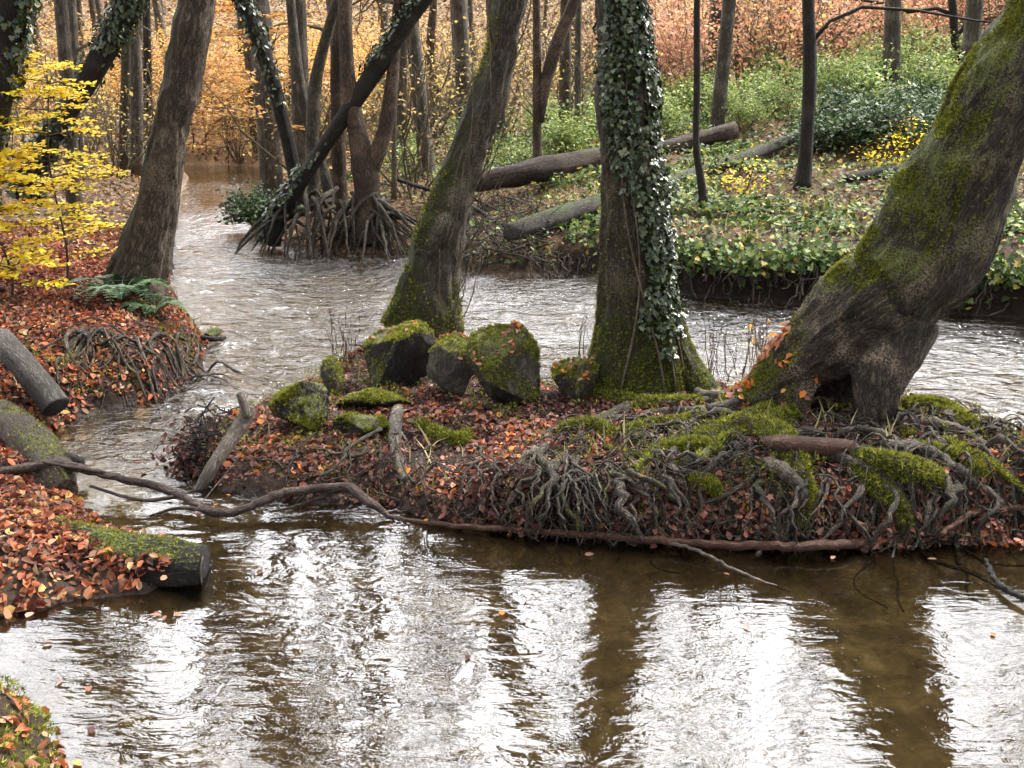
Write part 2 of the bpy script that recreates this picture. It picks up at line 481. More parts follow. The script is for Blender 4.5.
M['litter_hill'] = leafmat('litter_hill', [(0, (.06, .04, .02)), (.35, (.18, .11, .055)), (.7, (.32, .20, .11)), (.9, (.46, .27, .10)), (1, (.62, .44, .12))], .6, .2, .3)
M['cover'] = leafmat('ground_cover', [(0, (.015, .028, .008)), (.4, (.06, .105, .022)), (.7, (.15, .23, .05)), (.9, (.30, .35, .11)), (1, (.52, .36, .05))], .55, .3, .3)
M['bramble'] = leafmat('bramble_leaves', [(0, (.012, .028, .012)), (.5, (.04, .075, .025)), (.85, (.10, .15, .06)), (1, (.22, .26, .13))], .5, .25, .35)
M['shrubgreen'] = leafmat('shrub_green', [(0, (.09, .14, .03)), (.5, (.22, .31, .08)), (1, (.46, .50, .15))], .5, .35, .4)
M['yellow'] = leafmat('leaves_yellow', [(0, (.60, .34, .01)), (.3, (.80, .56, .02)), (.8, (.90, .74, .05)), (1, (.66, .66, .10))], .5, .5, .3)
M['orange'] = leafmat('leaves_orange', [(0, (.40, .17, .04)), (.5, (.68, .34, .08)), (1, (.80, .52, .15))], .5, .5, .3)
M['beech'] = leafmat('leaves_beech', [(0, (.30, .13, .07)), (.5, (.52, .26, .15)), (.9, (.64, .37, .22)), (1, (.74, .50, .25))], .5, .45, .3)
M['tan'] = leafmat('leaves_tan', [(0, (.28, .20, .07)), (.5, (.52, .39, .14)), (1, (.70, .54, .14))], .5, .45, .3)
M['fern'] = leafmat('fern_fronds', [(0, (.05, .10, .05)), (1, (.14, .22, .10))], .45, .3, .5)
M['grass'] = leafmat('dry_grass', [(0, (.25, .22, .08)), (1, (.50, .42, .22))], .6, .3, .3)


def ground_material():
    m, nt, N, L = newmat('woodland_ground')
    pos = nd(nt, 'ShaderNodeNewGeometry').outputs['Position']
    sep = nd(nt, 'ShaderNodeSeparateXYZ', {0: pos})
    n1 = nd(nt, 'ShaderNodeTexNoise', {'Vector': pos, 'Scale': 1.2, 'Detail': 5.0}).outputs[0]
    n2 = nd(nt, 'ShaderNodeTexNoise', {'Vector': pos, 'Scale': 22.0, 'Detail': 6.0, 'Roughness': .7}).outputs[0]
    vo = nd(nt, 'ShaderNodeTexVoronoi', {'Vector': pos, 'Scale': 26.0})
    vr = nd(nt, 'ShaderNodeSeparateColor', {0: vo.outputs['Color']}).outputs[0]
    soil = mixc(nt, mapr(nt, n2, .35, .7, 0, 1), (.018, .012, .009), (.075, .05, .036))
    leafy = ramp(nt, vr, [(0, (.04, .022, .013)), (.4, (.12, .065, .035)), (.75, (.22, .13, .07)), (1, (.33, .22, .10))])
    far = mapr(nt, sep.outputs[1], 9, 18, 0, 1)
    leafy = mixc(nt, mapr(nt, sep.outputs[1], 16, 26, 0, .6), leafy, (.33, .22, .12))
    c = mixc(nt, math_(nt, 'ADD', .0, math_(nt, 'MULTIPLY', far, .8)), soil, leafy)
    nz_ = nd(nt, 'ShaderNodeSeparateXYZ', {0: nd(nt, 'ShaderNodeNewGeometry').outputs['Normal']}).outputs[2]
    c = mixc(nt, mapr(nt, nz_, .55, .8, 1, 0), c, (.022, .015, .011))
    nb_ = nd(nt, 'ShaderNodeTexNoise', {'Vector': pos, 'Scale': 7.0, 'Detail': 6.0, 'Roughness': .65, 'Distortion': .5}).outputs[0]
    bed = ramp(nt, nb_, [(.3, (.045, .034, .018)), (.46, (.115, .088, .048)), (.6, (.21, .165, .09)), (.72, (.36, .30, .18))])
    bed = mixc(nt, mapr(nt, n1, .35, .65, .0, .5), bed, (.15, .112, .058))
    bed = mixc(nt, mapr(nt, n2, .58, .7, 0, .5), bed, (.035, .024, .014))
    under = mapr(nt, sep.outputs[2], -.06, .0, 1, 0)
    c = mixc(nt, under, c, bed)
    wet = mapr(nt, sep.outputs[2], .0, .05, .45, .95)
    hh = math_(nt, 'ADD', n2, math_(nt, 'MULTIPLY', vo.outputs['Distance'], .5))
    bp = nd(nt, 'ShaderNodeBump', {'Strength': .6, 'Distance': .03, 'Height': hh}).outputs[0]
    b = nd(nt, 'ShaderNodeBsdfPrincipled', {'Base Color': c, 'Roughness': wet, 'Specular IOR Level': .2, 'Normal': bp})
    nd(nt, 'ShaderNodeOutputMaterial', {0: b.outputs[0]})
    return m


def water_material():
    m, nt, N, L = newmat('stream_water')
    pos = nd(nt, 'ShaderNodeNewGeometry').outputs['Position']
    flow = attr(nt, 'moss')
    mpa = nd(nt, 'ShaderNodeMapping', {0: pos, 3: (1.0, 1.5, 1)}).outputs[0]
    dst = nd(nt, 'ShaderNodeTexNoise', {'Vector': mpa, 'Scale': 5.0, 'Detail': 2.0, 'Roughness': .45, 'Distortion': .6}).outputs[0]
    fine = nd(nt, 'ShaderNodeTexNoise', {'Vector': mpa, 'Scale': 24.0, 'Detail': 2.0, 'Roughness': .5, 'Distortion': .8}).outputs[0]
    mid = nd(nt, 'ShaderNodeTexNoise', {'Vector': mpa, 'Scale': 11.0, 'Detail': 3.0, 'Roughness': .55, 'Distortion': 1.2}).outputs[0]
    mpc = nd(nt, 'ShaderNodeMapping', {0: pos, 2: (0, 0, .12), 3: (.30, 1.25, 1)}).outputs[0]
    c1 = nd(nt, 'ShaderNodeTexNoise', {'Vector': mpc, 'Scale': 7.0, 'Detail': 1.5, 'Roughness': .45, 'Distortion': .4}).outputs[0]
    c2 = nd(nt, 'ShaderNodeTexNoise', {'Vector': mpc, 'Scale': 21.0, 'Detail': 2.0, 'Roughness': .5, 'Distortion': .6}).outputs[0]
    gust = nd(nt, 'ShaderNodeTexNoise', {'Vector': pos, 'Scale': 1.1, 'Detail': 1.0}).outputs[0]
    calm = math_(nt, 'ADD', math_(nt, 'MULTIPLY', c1, .0030), math_(nt, 'MULTIPLY', math_(nt, 'MULTIPLY', c2, mapr(nt, gust, .35, .65, .3, 1.3)), .0016))
    fast = math_(nt, 'ADD', math_(nt, 'MULTIPLY', dst, .13), math_(nt, 'ADD', math_(nt, 'MULTIPLY', mid, .045), math_(nt, 'MULTIPLY', fine, .006)))
    h = math_(nt, 'ADD', calm, math_(nt, 'MULTIPLY', flow, fast))
    bp = nd(nt, 'ShaderNodeBump', {'Strength': 1.0, 'Distance': 1.0, 'Height': h}).outputs[0]
    fr = nd(nt, 'ShaderNodeFresnel', {'IOR': 1.6, 'Normal': bp}).outputs[0]
    gl = nd(nt, 'ShaderNodeBsdfGlossy', {'Color': (1, 1, 1, 1), 'Roughness': .01, 'Normal': bp})
    tr = nd(nt, 'ShaderNodeBsdfTransparent', {'Color': (.80, .73, .58, 1)})
    mx = nd(nt, 'ShaderNodeMixShader', {0: fr, 1: tr.outputs[0], 2: gl.outputs[0]})
    nd(nt, 'ShaderNodeOutputMaterial', {0: mx.outputs[0]})
    return m


# ------------------------------------------------------------------ setting: ground, water
def grid_faces(nx, ny):
    a = (np.arange(ny - 1)[:, None] * nx + np.arange(nx - 1)[None])
    return [np.stack([a, a + 1, a + nx + 1, a + nx], -1).reshape(-1, 4)]


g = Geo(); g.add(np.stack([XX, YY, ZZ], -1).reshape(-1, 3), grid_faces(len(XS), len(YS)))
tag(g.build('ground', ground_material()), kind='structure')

wx = axis([(-40, -9, 1), (-9, -4, .1), (-4, 5, .045), (5, 10, .1), (10, 40, 1)]); wy = axis([(.6, 2.6, .2), (2.6, 12, .05), (12, 20, .12), (20, 29, .25)])
WX, WY = np.meshgrid(wx, wy)
land = np.maximum.reduce([sdpoly(WX, WY, q) for q in (ISL, LEFT, FAR)])
front = sstep(6.1, 4.9, WY + .25 * np.minimum(WX + 1.2, 0))          # calm pool in front of the island
flow = (1 - front) * (.55 + .45 * fbm(xy3(WX, WY, .9), 2, 4)) + .03 * front * sstep(0, -.6, land)
flow *= sstep(20, 11.5, WY) * .85 + .15
flow = np.clip(flow, .015, 1)
wz = flow * (.042 * fbm(np.stack([WX * 3.0, WY * 4.5, WX * 0], -1), 2, 31) + .010 * fbm(np.stack([WX * 7, WY * 10, WX * 0], -1), 2, 37))
g = Geo(); g.add(np.stack([WX, WY, wz], -1).reshape(-1, 3), grid_faces(len(wx), len(wy)), moss=flow.ravel())
tag(g.build('stream_water', water_material()), kind='structure')


# ------------------------------------------------------------------ branches and crowns
def grow(g, p, d, L, r, lvl, maxl, tips, up=.15, wob=.22, mi=0, nch=(4, 6), spread=.9, ratio=.6):
    n = max(4, 8 - lvl * 1)
    pts = [np.array(p, float)]; d = norm(np.array(d, float))
    for i in range(n - 1):
        d = norm(d + rng.normal(0, wob, 3) + np.array([0, 0, up * .3])); pts.append(pts[-1] + d * L / (n - 1))
    pts = np.array(pts); rr = r * np.linspace(1, .32 if lvl < maxl else .15, n)
    V, F, B = tube(pts, rr, max(3, 8 - 2 * lvl), cap=False); g.add(V, F, B, 0, .1, mi)
    if lvl >= maxl:
        tips += [pts[n // 2], pts[-1], pts[-2]]; return
    for k in range(rng.integers(*nch) + (2 if lvl == 0 else 0)):
        t = rng.uniform(.25, 1); i = min(int(t * (n - 1)), n - 2)
        ax = norm(pts[i + 1] - pts[i]); s = norm(np.cross(ax, rng.normal(0, 1, 3)))
        grow(g, pts[i], ax * .8 + s * spread, L * ratio * rng.uniform(.6, 1.1) * (1.15 - .5 * t), rr[i] * .6, lvl + 1, maxl, tips, up, wob, mi, nch, spread, ratio)


def trunk_from_px(ctrl, Y, top=12.0, r_end=.5, n=60, lean=None):
    """ctrl: (px, py, width px) from base to where it leaves the frame; continued upwards to height top."""
    pts = []
    for c in ctrl:
        y = c[3] if len(c) > 3 else Y
        q = P(c[0], c[1], y); pts.append([*q, c[2] * .5 * depth(q) / FPX])
    pts = np.array(pts)
    d = norm(pts[-1, :3] - pts[-3 if len(pts) > 2 else 0, :3])
    if lean is not None: d = norm(d + np.array(lean))
    z = pts[-1, 2]; r = pts[-1, 3]; k = 0
    ext = []
    q = pts[-1, :3].copy()
    while z < top:
        q = q + norm(d + rng.normal(0, .05, 3)) * 1.1; d = norm(d + np.array([0, 0, .05])); z = q[2]
        ext.append([*q, 0]); k += 1
        if k > 34: break
    for i, e in enumerate(ext): e[3] = r * (1 - (1 - r_end) * (i + 1) / len(ext))
    if ext: pts = np.vstack([pts, ext])
    return smooth_path(pts, n)


def crown_on(root, path, zmin, nb, L, mats, leafn=0, leafsize=.06, levels=3, tpl=DIAM, name='crown', seed=0):
    leafn = min(leafn, 120) if leafn < 1000 else leafn
    g = Geo(); tips = []
    zs = path[:, 2]; cand = np.where(zs > zmin)[0]
    for k in range(nb):
        i = cand[int(len(cand) * (k + rng.random() * .8) / nb * .999)]; i = min(i, len(path) - 2)
        ax = norm(path[i + 1, :3] - path[i, :3]); a = rng.uniform(0, 6.28)
        grow(g, path[i, :3], np.array([math.cos(a), math.sin(a), .45]) + ax * .3, L * rng.uniform(.6, 1.1), path[i, 3] * .45, 1, levels, tips, nch=(3, 5))
    grow(g, path[-1, :3], path[-1, :3] - path[-2, :3], L, path[-1, 3] * .9, 1, levels, tips)
    if leafn and tips:
        t = np.array(tips); q = t[rng.integers(0, len(t), leafn)] + rng.normal(0, .22, (leafn, 3))
        leaves(g, tpl, q, np.array([[0, 0, 1.]]), rng.uniform(.7, 1.2, leafn) * leafsize, .7, mi=1)
    return g.build(name, mats, root)


# ------------------------------------------------------------------ roots: walk over the ground
def walk(starts, dirs, nstep, ds, r0, r1, lift, bias, wob=.35, dip=-.06, sway=.0, zoff=None):
    n = len(starts); p = np.array(starts, float)[:, :2]; d = norm(np.array(dirs, float)[:, :2])
    ph = rng.uniform(0, 100, n); out = []
    lift = np.broadcast_to(lift, (n,)); r0 = np.broadcast_to(r0, (n,))
    for i in range(nstep):
        t = i / (nstep - 1); r = r0 * (1 - t) + r1 * t
        z = np.maximum(H(p[:, 0], p[:, 1]), dip) + r * .45 + lift * (np.abs(vnoise(np.stack([ph, p[:, 0] * 2.2 + i * .16, p[:, 1] * 2.2], -1), 2)) ** 1.2) * math.sin(math.pi * min(1, t * 1.15))
        if zoff is not None: z = z + zoff * max(0, 1 - t * 4)
        out.append(np.stack([p[:, 0], p[:, 1], z], -1))
        th = vnoise(np.stack([ph + 7, np.full(n, i * .35), ph], -1), 3) * wob
        c, s = np.cos(th), np.sin(th); d = np.stack([d[:, 0] * c - d[:, 1] * s, d[:, 0] * s + d[:, 1] * c], -1)
        d = norm(d + np.array(bias)[None]); p = p + d * ds
    return np.stack(out, 1)     # n, nstep, 3


def root_parts(parent, paths, r0, r1, mat, moss=.2, name='root', together=False, seg=8):
    g = Geo()
    for k, q in enumerate(paths):
        a = r0[k] if np.ndim(r0) else r0
        rad = a * (1 - np.linspace(0, 1, len(q)) ** 1.2 * (1 - r1 / a)) if a > r1 else np.full(len(q), a)
        mo = moss * rng.uniform(0, 2)
        hh = q[:, 2]
        if not together: g = Geo()
        addtube(g, q, rad * (1 + .25 * rng.normal(0, 1, len(q)).clip(-1, 1.5)), seg, .4, 16, int(rng.integers(0, 900)), moss=mo)
        if not together: g.build(name, mat, parent)
    if together:
        o = g.build(name, mat, parent); tag(o, kind='stuff'); return o


def tufts_on(parent, V, F, n, wfn, size=(.008, .02), name='moss', mat=None):
    p, nr = sample_mesh(V, F, n, wfn)
    g = Geo(); leaves(g, TUFT, p, nr + np.array([0, 0, .3]), rng.uniform(size[0], size[1], n), .25)
    return g.build(name, mat or M['moss'], parent)


def nz(p, k, seed=0, o=3): return fbm(p * k, o, seed)


# ================================================================== TREE A: big leaning tree on the right
def path_px(ctrl, n=30):
    pts = []
    for c in ctrl:
        q = P(c[0], c[1], c[3]); pts.append([*q, c[2] * .5 * depth(q) / FPX])
    q = smooth_path(pts, n); return q[:, :3], q[:, 3]


def stump_frame(name, label, cat, base, group=None): return empty(name, base, label, cat, group)


baseA = P(860, 440, 5.75)
tA = empty('leaning_tree', baseA, 'large mossy tree leaning to the right with a dark hollow at its split base', 'tree')
mainA = trunk_from_px([(897, 305, 92), (906, 285, 106), (925, 256, 113), (955, 195, 106), (985, 130, 98), (1030, 50, 92), (1062, -10, 88)], 5.95, top=13, n=90)
legs = [path_px([(878, 462, 30, 5.62), (877, 440, 24, 5.64), (877, 410, 30, 5.68), (879, 382, 40, 5.74), (886, 352, 62, 5.82), (898, 315, 84, 5.92)], 26),
        path_px([(724, 412, 22, 6.15), (748, 400, 32, 6.12), (772, 384, 46, 6.08), (800, 360, 66, 6.03), (838, 330, 88, 5.98), (880, 300, 104, 5.96)], 34),
        path_px([(846, 446, 34, 6.1), (850, 410, 40, 6.1), (858, 370, 56, 6.08), (884, 320, 84, 5.98)], 24),
        path_px([(812, 450, 44, 6.34), (822, 410, 60, 6.34), (838, 370, 66, 6.26), (862, 325, 76, 6.08)], 24),
        path_px([(786, 432, 22, 5.86), (792, 412, 24, 5.9), (800, 384, 34, 5.95), (824, 345, 60, 5.98), (866, 305, 84, 5.96)], 26)]
V, F, B, N, R = organic([(mainA[:, :3], mainA[:, 3])] + legs, voxel=.014, amp=.034, freq=9, seed=3)
# bark: mossy on the upper-left flank and towards the foot
side = -N[:, 0] * .75 + N[:, 2] * .75
mossA = .36 + .42 * sstep(.1, .9, side) + .12 * sstep(1.6, .3, V[:, 2]) * sstep(-.2, .6, side)
keepA = lambda c: 1 - sstep(1.45, 1.75, c[:, 0]) * sstep(1.25, .85, c[:, 2])
mossA = mossA * keepA(V)
g = Geo(); g.add(V, F, B, .5, mossA); g.build('trunk', M['bark_wet'], tA)
tufts_on(tA, V, F, 26000, lambda c, n: sstep(.3, 1.0, -n[:, 0] * .75 + n[:, 2] * .75) * sstep(-.2, .35, nz(c, 6, 4)) * (c[:, 2] < 4) * keepA(c), (.007, .018))
crown_on(tA, mainA, 4.2, 9, 4.2, [M['twig'], M['orange']], 260, .06)
# leaves caught on the buttress
q, n_ = sample_mesh(V, F, 130, lambda c, n: (n[:, 2] > .45) * (c[:, 2] < .8) * (c[:, 0] < 1.9))
gl = Geo(); leaves(gl, OVAL, q + n_ * .012, n_, rng.uniform(.035, .06, len(q)), .35, rnd=rng.uniform(.6, 1, len(q)))
LITTER_EXTRA = gl

# surface roots of A
fr = np.array([1.35, 5.95]); n0 = 40
st = np.stack([rng.uniform(.55, 2.85, n0), rng.uniform(5.25, 6.1, n0)], -1)
dr = np.stack([rng.uniform(-1.0, 1.0, n0) * .9, -np.ones(n0)], -1)
pa = walk(st, dr, 34, .038, rng.uniform(.010, .030, n0), .006, .15, (0, -.05), .6)
root_parts(tA, pa, .007 + .021 * rng.random(n0) ** 2, .004, M['root'], .22)
MOSSR = []
# thick roots leaving the foot to the left and the right
for c in ([(770, 402, 24), (735, 412, 20), (700, 418, 17), (655, 420, 15), (615, 428, 12), (560, 430, 8)],
          [(745, 405, 22), (715, 405, 20), (690, 400, 16), (650, 402, 13), (600, 396, 10)],
          [(790, 425, 26), (745, 440, 20), (715, 452, 15), (690, 470, 12), (640, 462, 9), (605, 452, 6)],
          [(775, 418, 22), (740, 428, 18), (700, 440, 15), (660, 452, 12), (640, 480, 10), (642, 520, 9)],
          [(760, 470, 18), (780, 480, 22), (800, 500, 20), (790, 530, 16), (770, 550, 10)],
          [(800, 455, 20), (850, 470, 18), (890, 490, 18), (905, 520, 14), (915, 545, 9)],
          [(880, 455, 24), (925, 462, 22), (960, 480, 18), (990, 500, 12), (1010, 520, 8)],
          [(895, 430, 20), (935, 432, 17), (965, 440, 15), (985, 455, 12), (1000, 480, 8)],
          [(860, 460, 18), (900, 468, 20), (930, 480, 22), (950, 500, 16), (965, 530, 9)],
          [(900, 440, 14), (950, 452, 14), (985, 470, 12), (1015, 492, 8), (1040, 510, 5)],
          [(705, 415, 14), (680, 440, 13), (672, 470, 11), (690, 500, 9), (680, 540, 6)],
          [(650, 470, 10), (646, 495, 11), (650, 520, 10), (648, 545, 8)],
          [(668, 520, 8), (700, 510, 9), (735, 495, 9), (760, 475, 10)],
          [(780, 500, 12), (772, 520, 11), (765, 545, 9), (758, 560, 6)]):
    pts = []
    for px, py, w in c:
        h = hit(px, py); pts.append([h[0], h[1], max(h[2], -.02) + w * .35 * depth(h) / FPX + .012, w * .5 * depth(h) / FPX])
    q = smooth_path(pts, 26); q[:, :3] += rng.normal(0, .004, (26, 3))
    kr = int(px * 7 + w) % 2
    V_, F_, B_ = tube(q[:, :3], q[:, 3] * .7, 12, .35, 10, int(rng.integers(0, 999)))
    mm = (.75 if kr else .2) * np.ones(len(V_)); g = Geo(); g.add(V_, F_, B_, .5, mm); g.build('root', M['root'], tA)
    if kr: MOSSR.append((V_, [F_[0]]))
g = Geo()
for V_, F_ in MOSSR:
    p_, n2 = sample_mesh(V_, F_, 1500, lambda c, n: sstep(-.2, .5, n[:, 2]) * (nz(c, 8, 5) > -.25)); leaves(g, TUFT, p_, n2, rng.uniform(.01, .03, len(p_)), .35)
g.build('moss', M['moss'], tA)
g = Geo()
for c, w_ in (([(700, 446), (735, 438), (768, 440), (790, 455), (802, 485)], 26), ([(842, 462), (875, 470), (910, 478), (938, 486)], 24), ([(850, 472), (872, 492), (896, 512), (908, 540)], 20), ([(668, 455), (700, 452), (722, 462)], 14),
              ([(690, 486), (708, 490), (716, 500)], 12), ([(800, 478), (808, 500), (800, 530)], 12), ([(905, 410), (940, 414), (972, 432)], 20), ([(620, 440), (650, 432), (690, 425)], 14), ([(900, 455), (950, 462), (985, 480)], 18), ([(560, 436), (590, 432), (612, 440)], 12), ([(420, 430), (450, 445), (470, 440)], 12), ([(600, 400), (640, 412), (700, 408)], 18)):
    pts = []
    for px, py in c:
        h = hit(px, py); pts.append([h[0], h[1], max(h[2], 0) + .03, w_ * .5 * depth(h) / FPX])
    q = smooth_path(pts, 24); V_, F_, B_ = tube(q[:, :3], q[:, 3] * (.55 + .45 * np.sin(np.linspace(.3, 2.9, 24))), 12, .6, 12, int(rng.integers(0, 999))); g.add(V_, F_, B_, rng.uniform(0, .3), 0, 1)
    p_, n2 = sample_mesh(V_, F_, 2600, lambda c, n: sstep(-.5, .3, n[:, 2])); leaves(g, TUFT, p_ + n2 * rng.uniform(-.004, .012, (len(p_), 1)), n2, rng.uniform(.01, .028, len(p_)), .4)
g.build('moss', [M['moss'], M['root']], tA)
nn_ = 620
st = np.stack([rng.uniform(.25, 2.85, nn_), rng.uniform(4.95, 5.9, nn_)], -1)
dr = np.stack([rng.normal(0, .9, nn_), -rng.uniform(.0, 1.2, nn_)], -1)
pb = walk(st, dr, 14, .032, .005, .002, .17, (0, -.05), .7)
root_parts(tA, pb, rng.uniform(.003, .0075, nn_), .0015, M['root'], .1, name='rootlets', together=True, seg=5)

_ys = np.linspace(4.3, 5.9, 400)


def yedge(x):
    x = np.atleast_1d(x); Z = H(np.repeat(x[:, None], 400, 1), np.repeat(_ys[None], len(x), 0)) > .015
    return _ys[Z.argmax(1)]


CLX = [-.75, -.2, .25, .52, .78, .95, 1.22, 1.48, 1.60, 1.95, 2.2, 2.38, 2.7, 2.9]


def curtain(n, x0, x1, r0, r1, thick):
    out = []
    for k in range(n):
        m = 16; t = np.linspace(0, 1, m); xs = (rng.uniform(x0, x1) if k % 3 == 0 else np.clip(CLX[int(rng.integers(0, len(CLX)))] + rng.normal(0, .06), x0, x1)) + np.cumsum(rng.normal(rng.normal(0, .012), .014, m)) * (1.2 if thick else 1)
        ye = yedge(xs); inn = rng.uniform(.10, .42); bul = rng.uniform(.02, .11)
        y = ye + inn * (1 - t) ** 1.3 - .03 - bul * np.sin(np.pi * t ** 1.3) + np.cumsum(rng.normal(0, .006, m))
        z = np.maximum(H(xs, y) + r0 * .6, (.30 + rng.uniform(0, .07)) * (1 - t ** 1.8) - .04)
        out.append(np.stack([xs, y, z], -1))
    return out


def lattice(n, x0, x1):
    out = []
    for k in range(n):
        m = 14; xs = rng.uniform(x0, x1) + np.linspace(0, rng.uniform(-.5, .5), m); z0 = rng.uniform(.02, .30); z = z0 + np.cumsum(rng.normal(0, .014, m)); ye = yedge(xs)
        y = ye - .05 + .22 * np.clip(z / .3, 0, 1) - rng.uniform(.0, .06) + np.cumsum(rng.normal(0, .006, m)); out.append(np.stack([xs, y, np.maximum(z, -.02)], -1))
    return out


for q in curtain(16, -.9, .5, .010, .005, True)[:10]: root_parts(tA, [q], float(rng.uniform(.006, .012)), .004, M['root'], .3)
for q in curtain(32, .15, 2.9, .012, .005, True): root_parts(tA, [q], float(rng.uniform(.011, .024)), .005, M['root'], .3)
g = Geo()
for q in curtain(95, .1, 3.0, .004, .002, False) + lattice(85, .0, 3.0) + curtain(26, -1.2, .3, .004, .002, False) + lattice(26, -1.3, .2):
    addtube(g, q, np.linspace(rng.uniform(.003, .006) + .010 * rng.random() ** 3, .002, len(q)), 6, .3, 20, int(rng.integers(0, 500)), moss=rng.uniform(0, .5))
tag(g.build('rootlets', M['root'], tA), kind='stuff')

# ================================================================== TREE B: ivy tree, centre
baseB = P(640, 390, 6.75)
tB = empty('ivy_tree', baseB, 'upright tree in the middle of the island with ivy climbing its trunk', 'tree')
mainB = trunk_from_px([(642, 402, 96), (640, 370, 92), (638, 335, 82), (636, 300, 74), (634, 256, 65), (631, 190, 62), (628, 130, 57), (624, 60, 50), (620, -8, 45)], 6.75, top=14, n=100)
legs = [path_px([(722, 410, 18, 6.6), (704, 397, 36, 6.64), (684, 376, 48, 6.7), (660, 338, 52, 6.73), (642, 290, 50, 6.75)], 24),
        path_px([(572, 410, 18, 6.6), (590, 398, 30, 6.64), (606, 374, 42, 6.7), (621, 330, 50, 6.73), (632, 290, 50, 6.75)], 24),
        path_px([(660, 412, 22, 6.45), (652, 392, 40, 6.55), (644, 350, 56, 6.7)], 14),
        path_px([(612, 408, 22, 6.5), (620, 390, 36, 6.58), (632, 345, 54, 6.7)], 14)]
V, F, B, N, R = organic([(mainB[:, :3], mainB[:, 3])] + legs, voxel=.015, amp=.026, freq=11, seed=8)
mossB = .1 + .75 * sstep(1.15, .45, V[:, 2])
g = Geo(); g.add(V, F, B, .5, mossB); g.build('trunk', M['bark_ivy'], tB)
tufts_on(tB, V, F, 16000, lambda c, n: sstep(1.0, .3, c[:, 2]) * sstep(-.3, .3, nz(c, 5, 14)) + .1 * (c[:, 2] < 1.6), (.008, .02))
zc = np.interp
xm = lambda z: np.interp(z, mainB[:, 2], mainB[:, 0])
rm = lambda z: np.interp(z, mainB[:, 2], mainB[:, 3])


def ivyw(c, n):
    u = (c[:, 0] - xm(c[:, 2])) / rm(c[:, 2])
    edge = .15 - .95 * sstep(1.15, 1.95, c[:, 2]) + .3 * nz(c, 4, 3)
    return (u > edge) * (c[:, 2] > .62 + .25 * nz(c, 6, 31)) * (c[:, 2] < 8) * (.35 + .65 * (nz(c, 7, 9) > -.25)) * np.where(c[:, 2] > 3, .5, 1)


q, n_ = sample_mesh(V, F, 15000, ivyw)
g = Geo(); leaves(g, IVY, q + n_ * rng.uniform(.01, .05, (len(q), 1)), n_ + np.array([0, 0, .45]), rng.uniform(.018, .044, len(q)), .45, tip=np.array([0, 0, -1.]) + rng.normal(0, .35, (len(q), 3)), curl=1.0)
# ivy stems
for k in range(9):
    a = rng.uniform(-1.9, .5); zz = np.linspace(.25, rng.uniform(2.2, 4.5), 26)
    aa = a + .35 * np.sin(zz * rng.uniform(1, 2.5) + k) ; rr_ = rm(zz) * 1.06 + .006
    pts = np.stack([xm(zz) + rr_ * np.cos(aa), np.interp(zz, mainB[:, 2], mainB[:, 1]) + rr_ * np.sin(aa), zz], -1)
    addtube(g, pts, np.linspace(.008, .003, 26), 5, .2, 20, k, mi=1)
g.build('ivy', [M['ivy'], M['twig']], tB)
crown_on(tB, mainB, 5, 9, 4.0, [M['twig'], M['tan']], 220, .06)
for c in ([(690, 392, 16), (712, 398, 14), (742, 410, 10), (770, 412, 6)], [(650, 405, 16), (672, 410, 16), (705, 406, 14), (730, 408, 10)],
          [(600, 398, 14), (570, 402, 14), (540, 400, 12), (510, 398, 10), (490, 410, 7)], [(630, 410, 14), (600, 424, 14), (560, 430, 10), (530, 445, 7)],
          [(680, 400, 12), (650, 420, 12), (620, 424, 14), (600, 418, 8)]):
    pts = []
    for px, py, w in c:
        h = hit(px, py); pts.append([h[0], h[1], max(h[2], -.02) + w * .3 * depth(h) / FPX, w * .5 * depth(h) / FPX])
    q = smooth_path(pts, 20); g = Geo(); addtube(g, q[:, :3], q[:, 3] * .85, 10, .3, 10, int(rng.integers(0, 999)), moss=rng.uniform(.1, .6)); g.build('root', M['root'], tB)

# ================================================================== TREE C: leaning mossy tree left of centre
baseC = P(423, 330, 8.3)
tC = empty('mossy_tree', baseC, 'moss-covered tree behind the boulders leaning right, with shoots along its trunk', 'tree')
mainC = trunk_from_px([(424, 338, 72), (428, 310, 60), (434, 256, 50), (450, 205, 41), (466, 165, 38), (492, 83, 36), (513, -5, 33)], 8.3, top=15, n=100)
legs = [path_px([(388, 328, 20, 8.2), (402, 312, 30, 8.22), (418, 280, 38, 8.28)], 12), path_px([(456, 335, 18, 8.2), (446, 315, 26, 8.25), (438, 280, 36, 8.3)], 12),
        path_px([(430, 246, 30, 8.2), (438, 228, 34, 8.2), (446, 212, 26, 8.24)], 8)]
V, F, B, N, R = organic([(mainC[:, :3], mainC[:, 3])] + legs, voxel=.018, amp=.026, freq=10, seed=15)
mossC = .26 + .5 * sstep(0, .8, -N[:, 0] + N[:, 2] * .5) + .4 * sstep(.9, .3, V[:, 2])
g = Geo(); g.add(V, F, B, .5, mossC); g.build('trunk', M['bark_grey'], tC)
tufts_on(tC, V, F, 7000, lambda c, n: (sstep(0, .8, -n[:, 0] + n[:, 2] * .5) * (nz(c, 4, 5) > -.1) + sstep(.7, .3, c[:, 2])) * (c[:, 2] < 4), (.012, .028))
g = Geo()
for k in range(70):
    i = int(rng.integers(2, 62)); ax = norm(mainC[i + 1, :3] - mainC[i, :3]); a = rng.uniform(-2.2, .6)
    o_ = np.array([math.cos(a), math.sin(a), 0]); p0 = mainC[i, :3] + o_ * mainC[i, 3] * .95
    L = rng.uniform(.3, .9); t = np.linspace(0, 1, 8)[:, None]
    pts = p0 + (o_ * (.22 * np.sqrt(t) + .1 * t) + np.array([rng.normal(0, .15), 0, 1]) * t) * L + rng.normal(0, .01, (8, 3)).cumsum(0)
    addtube(g, pts, np.linspace(.0055, .002, 8), 4)
g.build('shoots', M['twig'], tC)
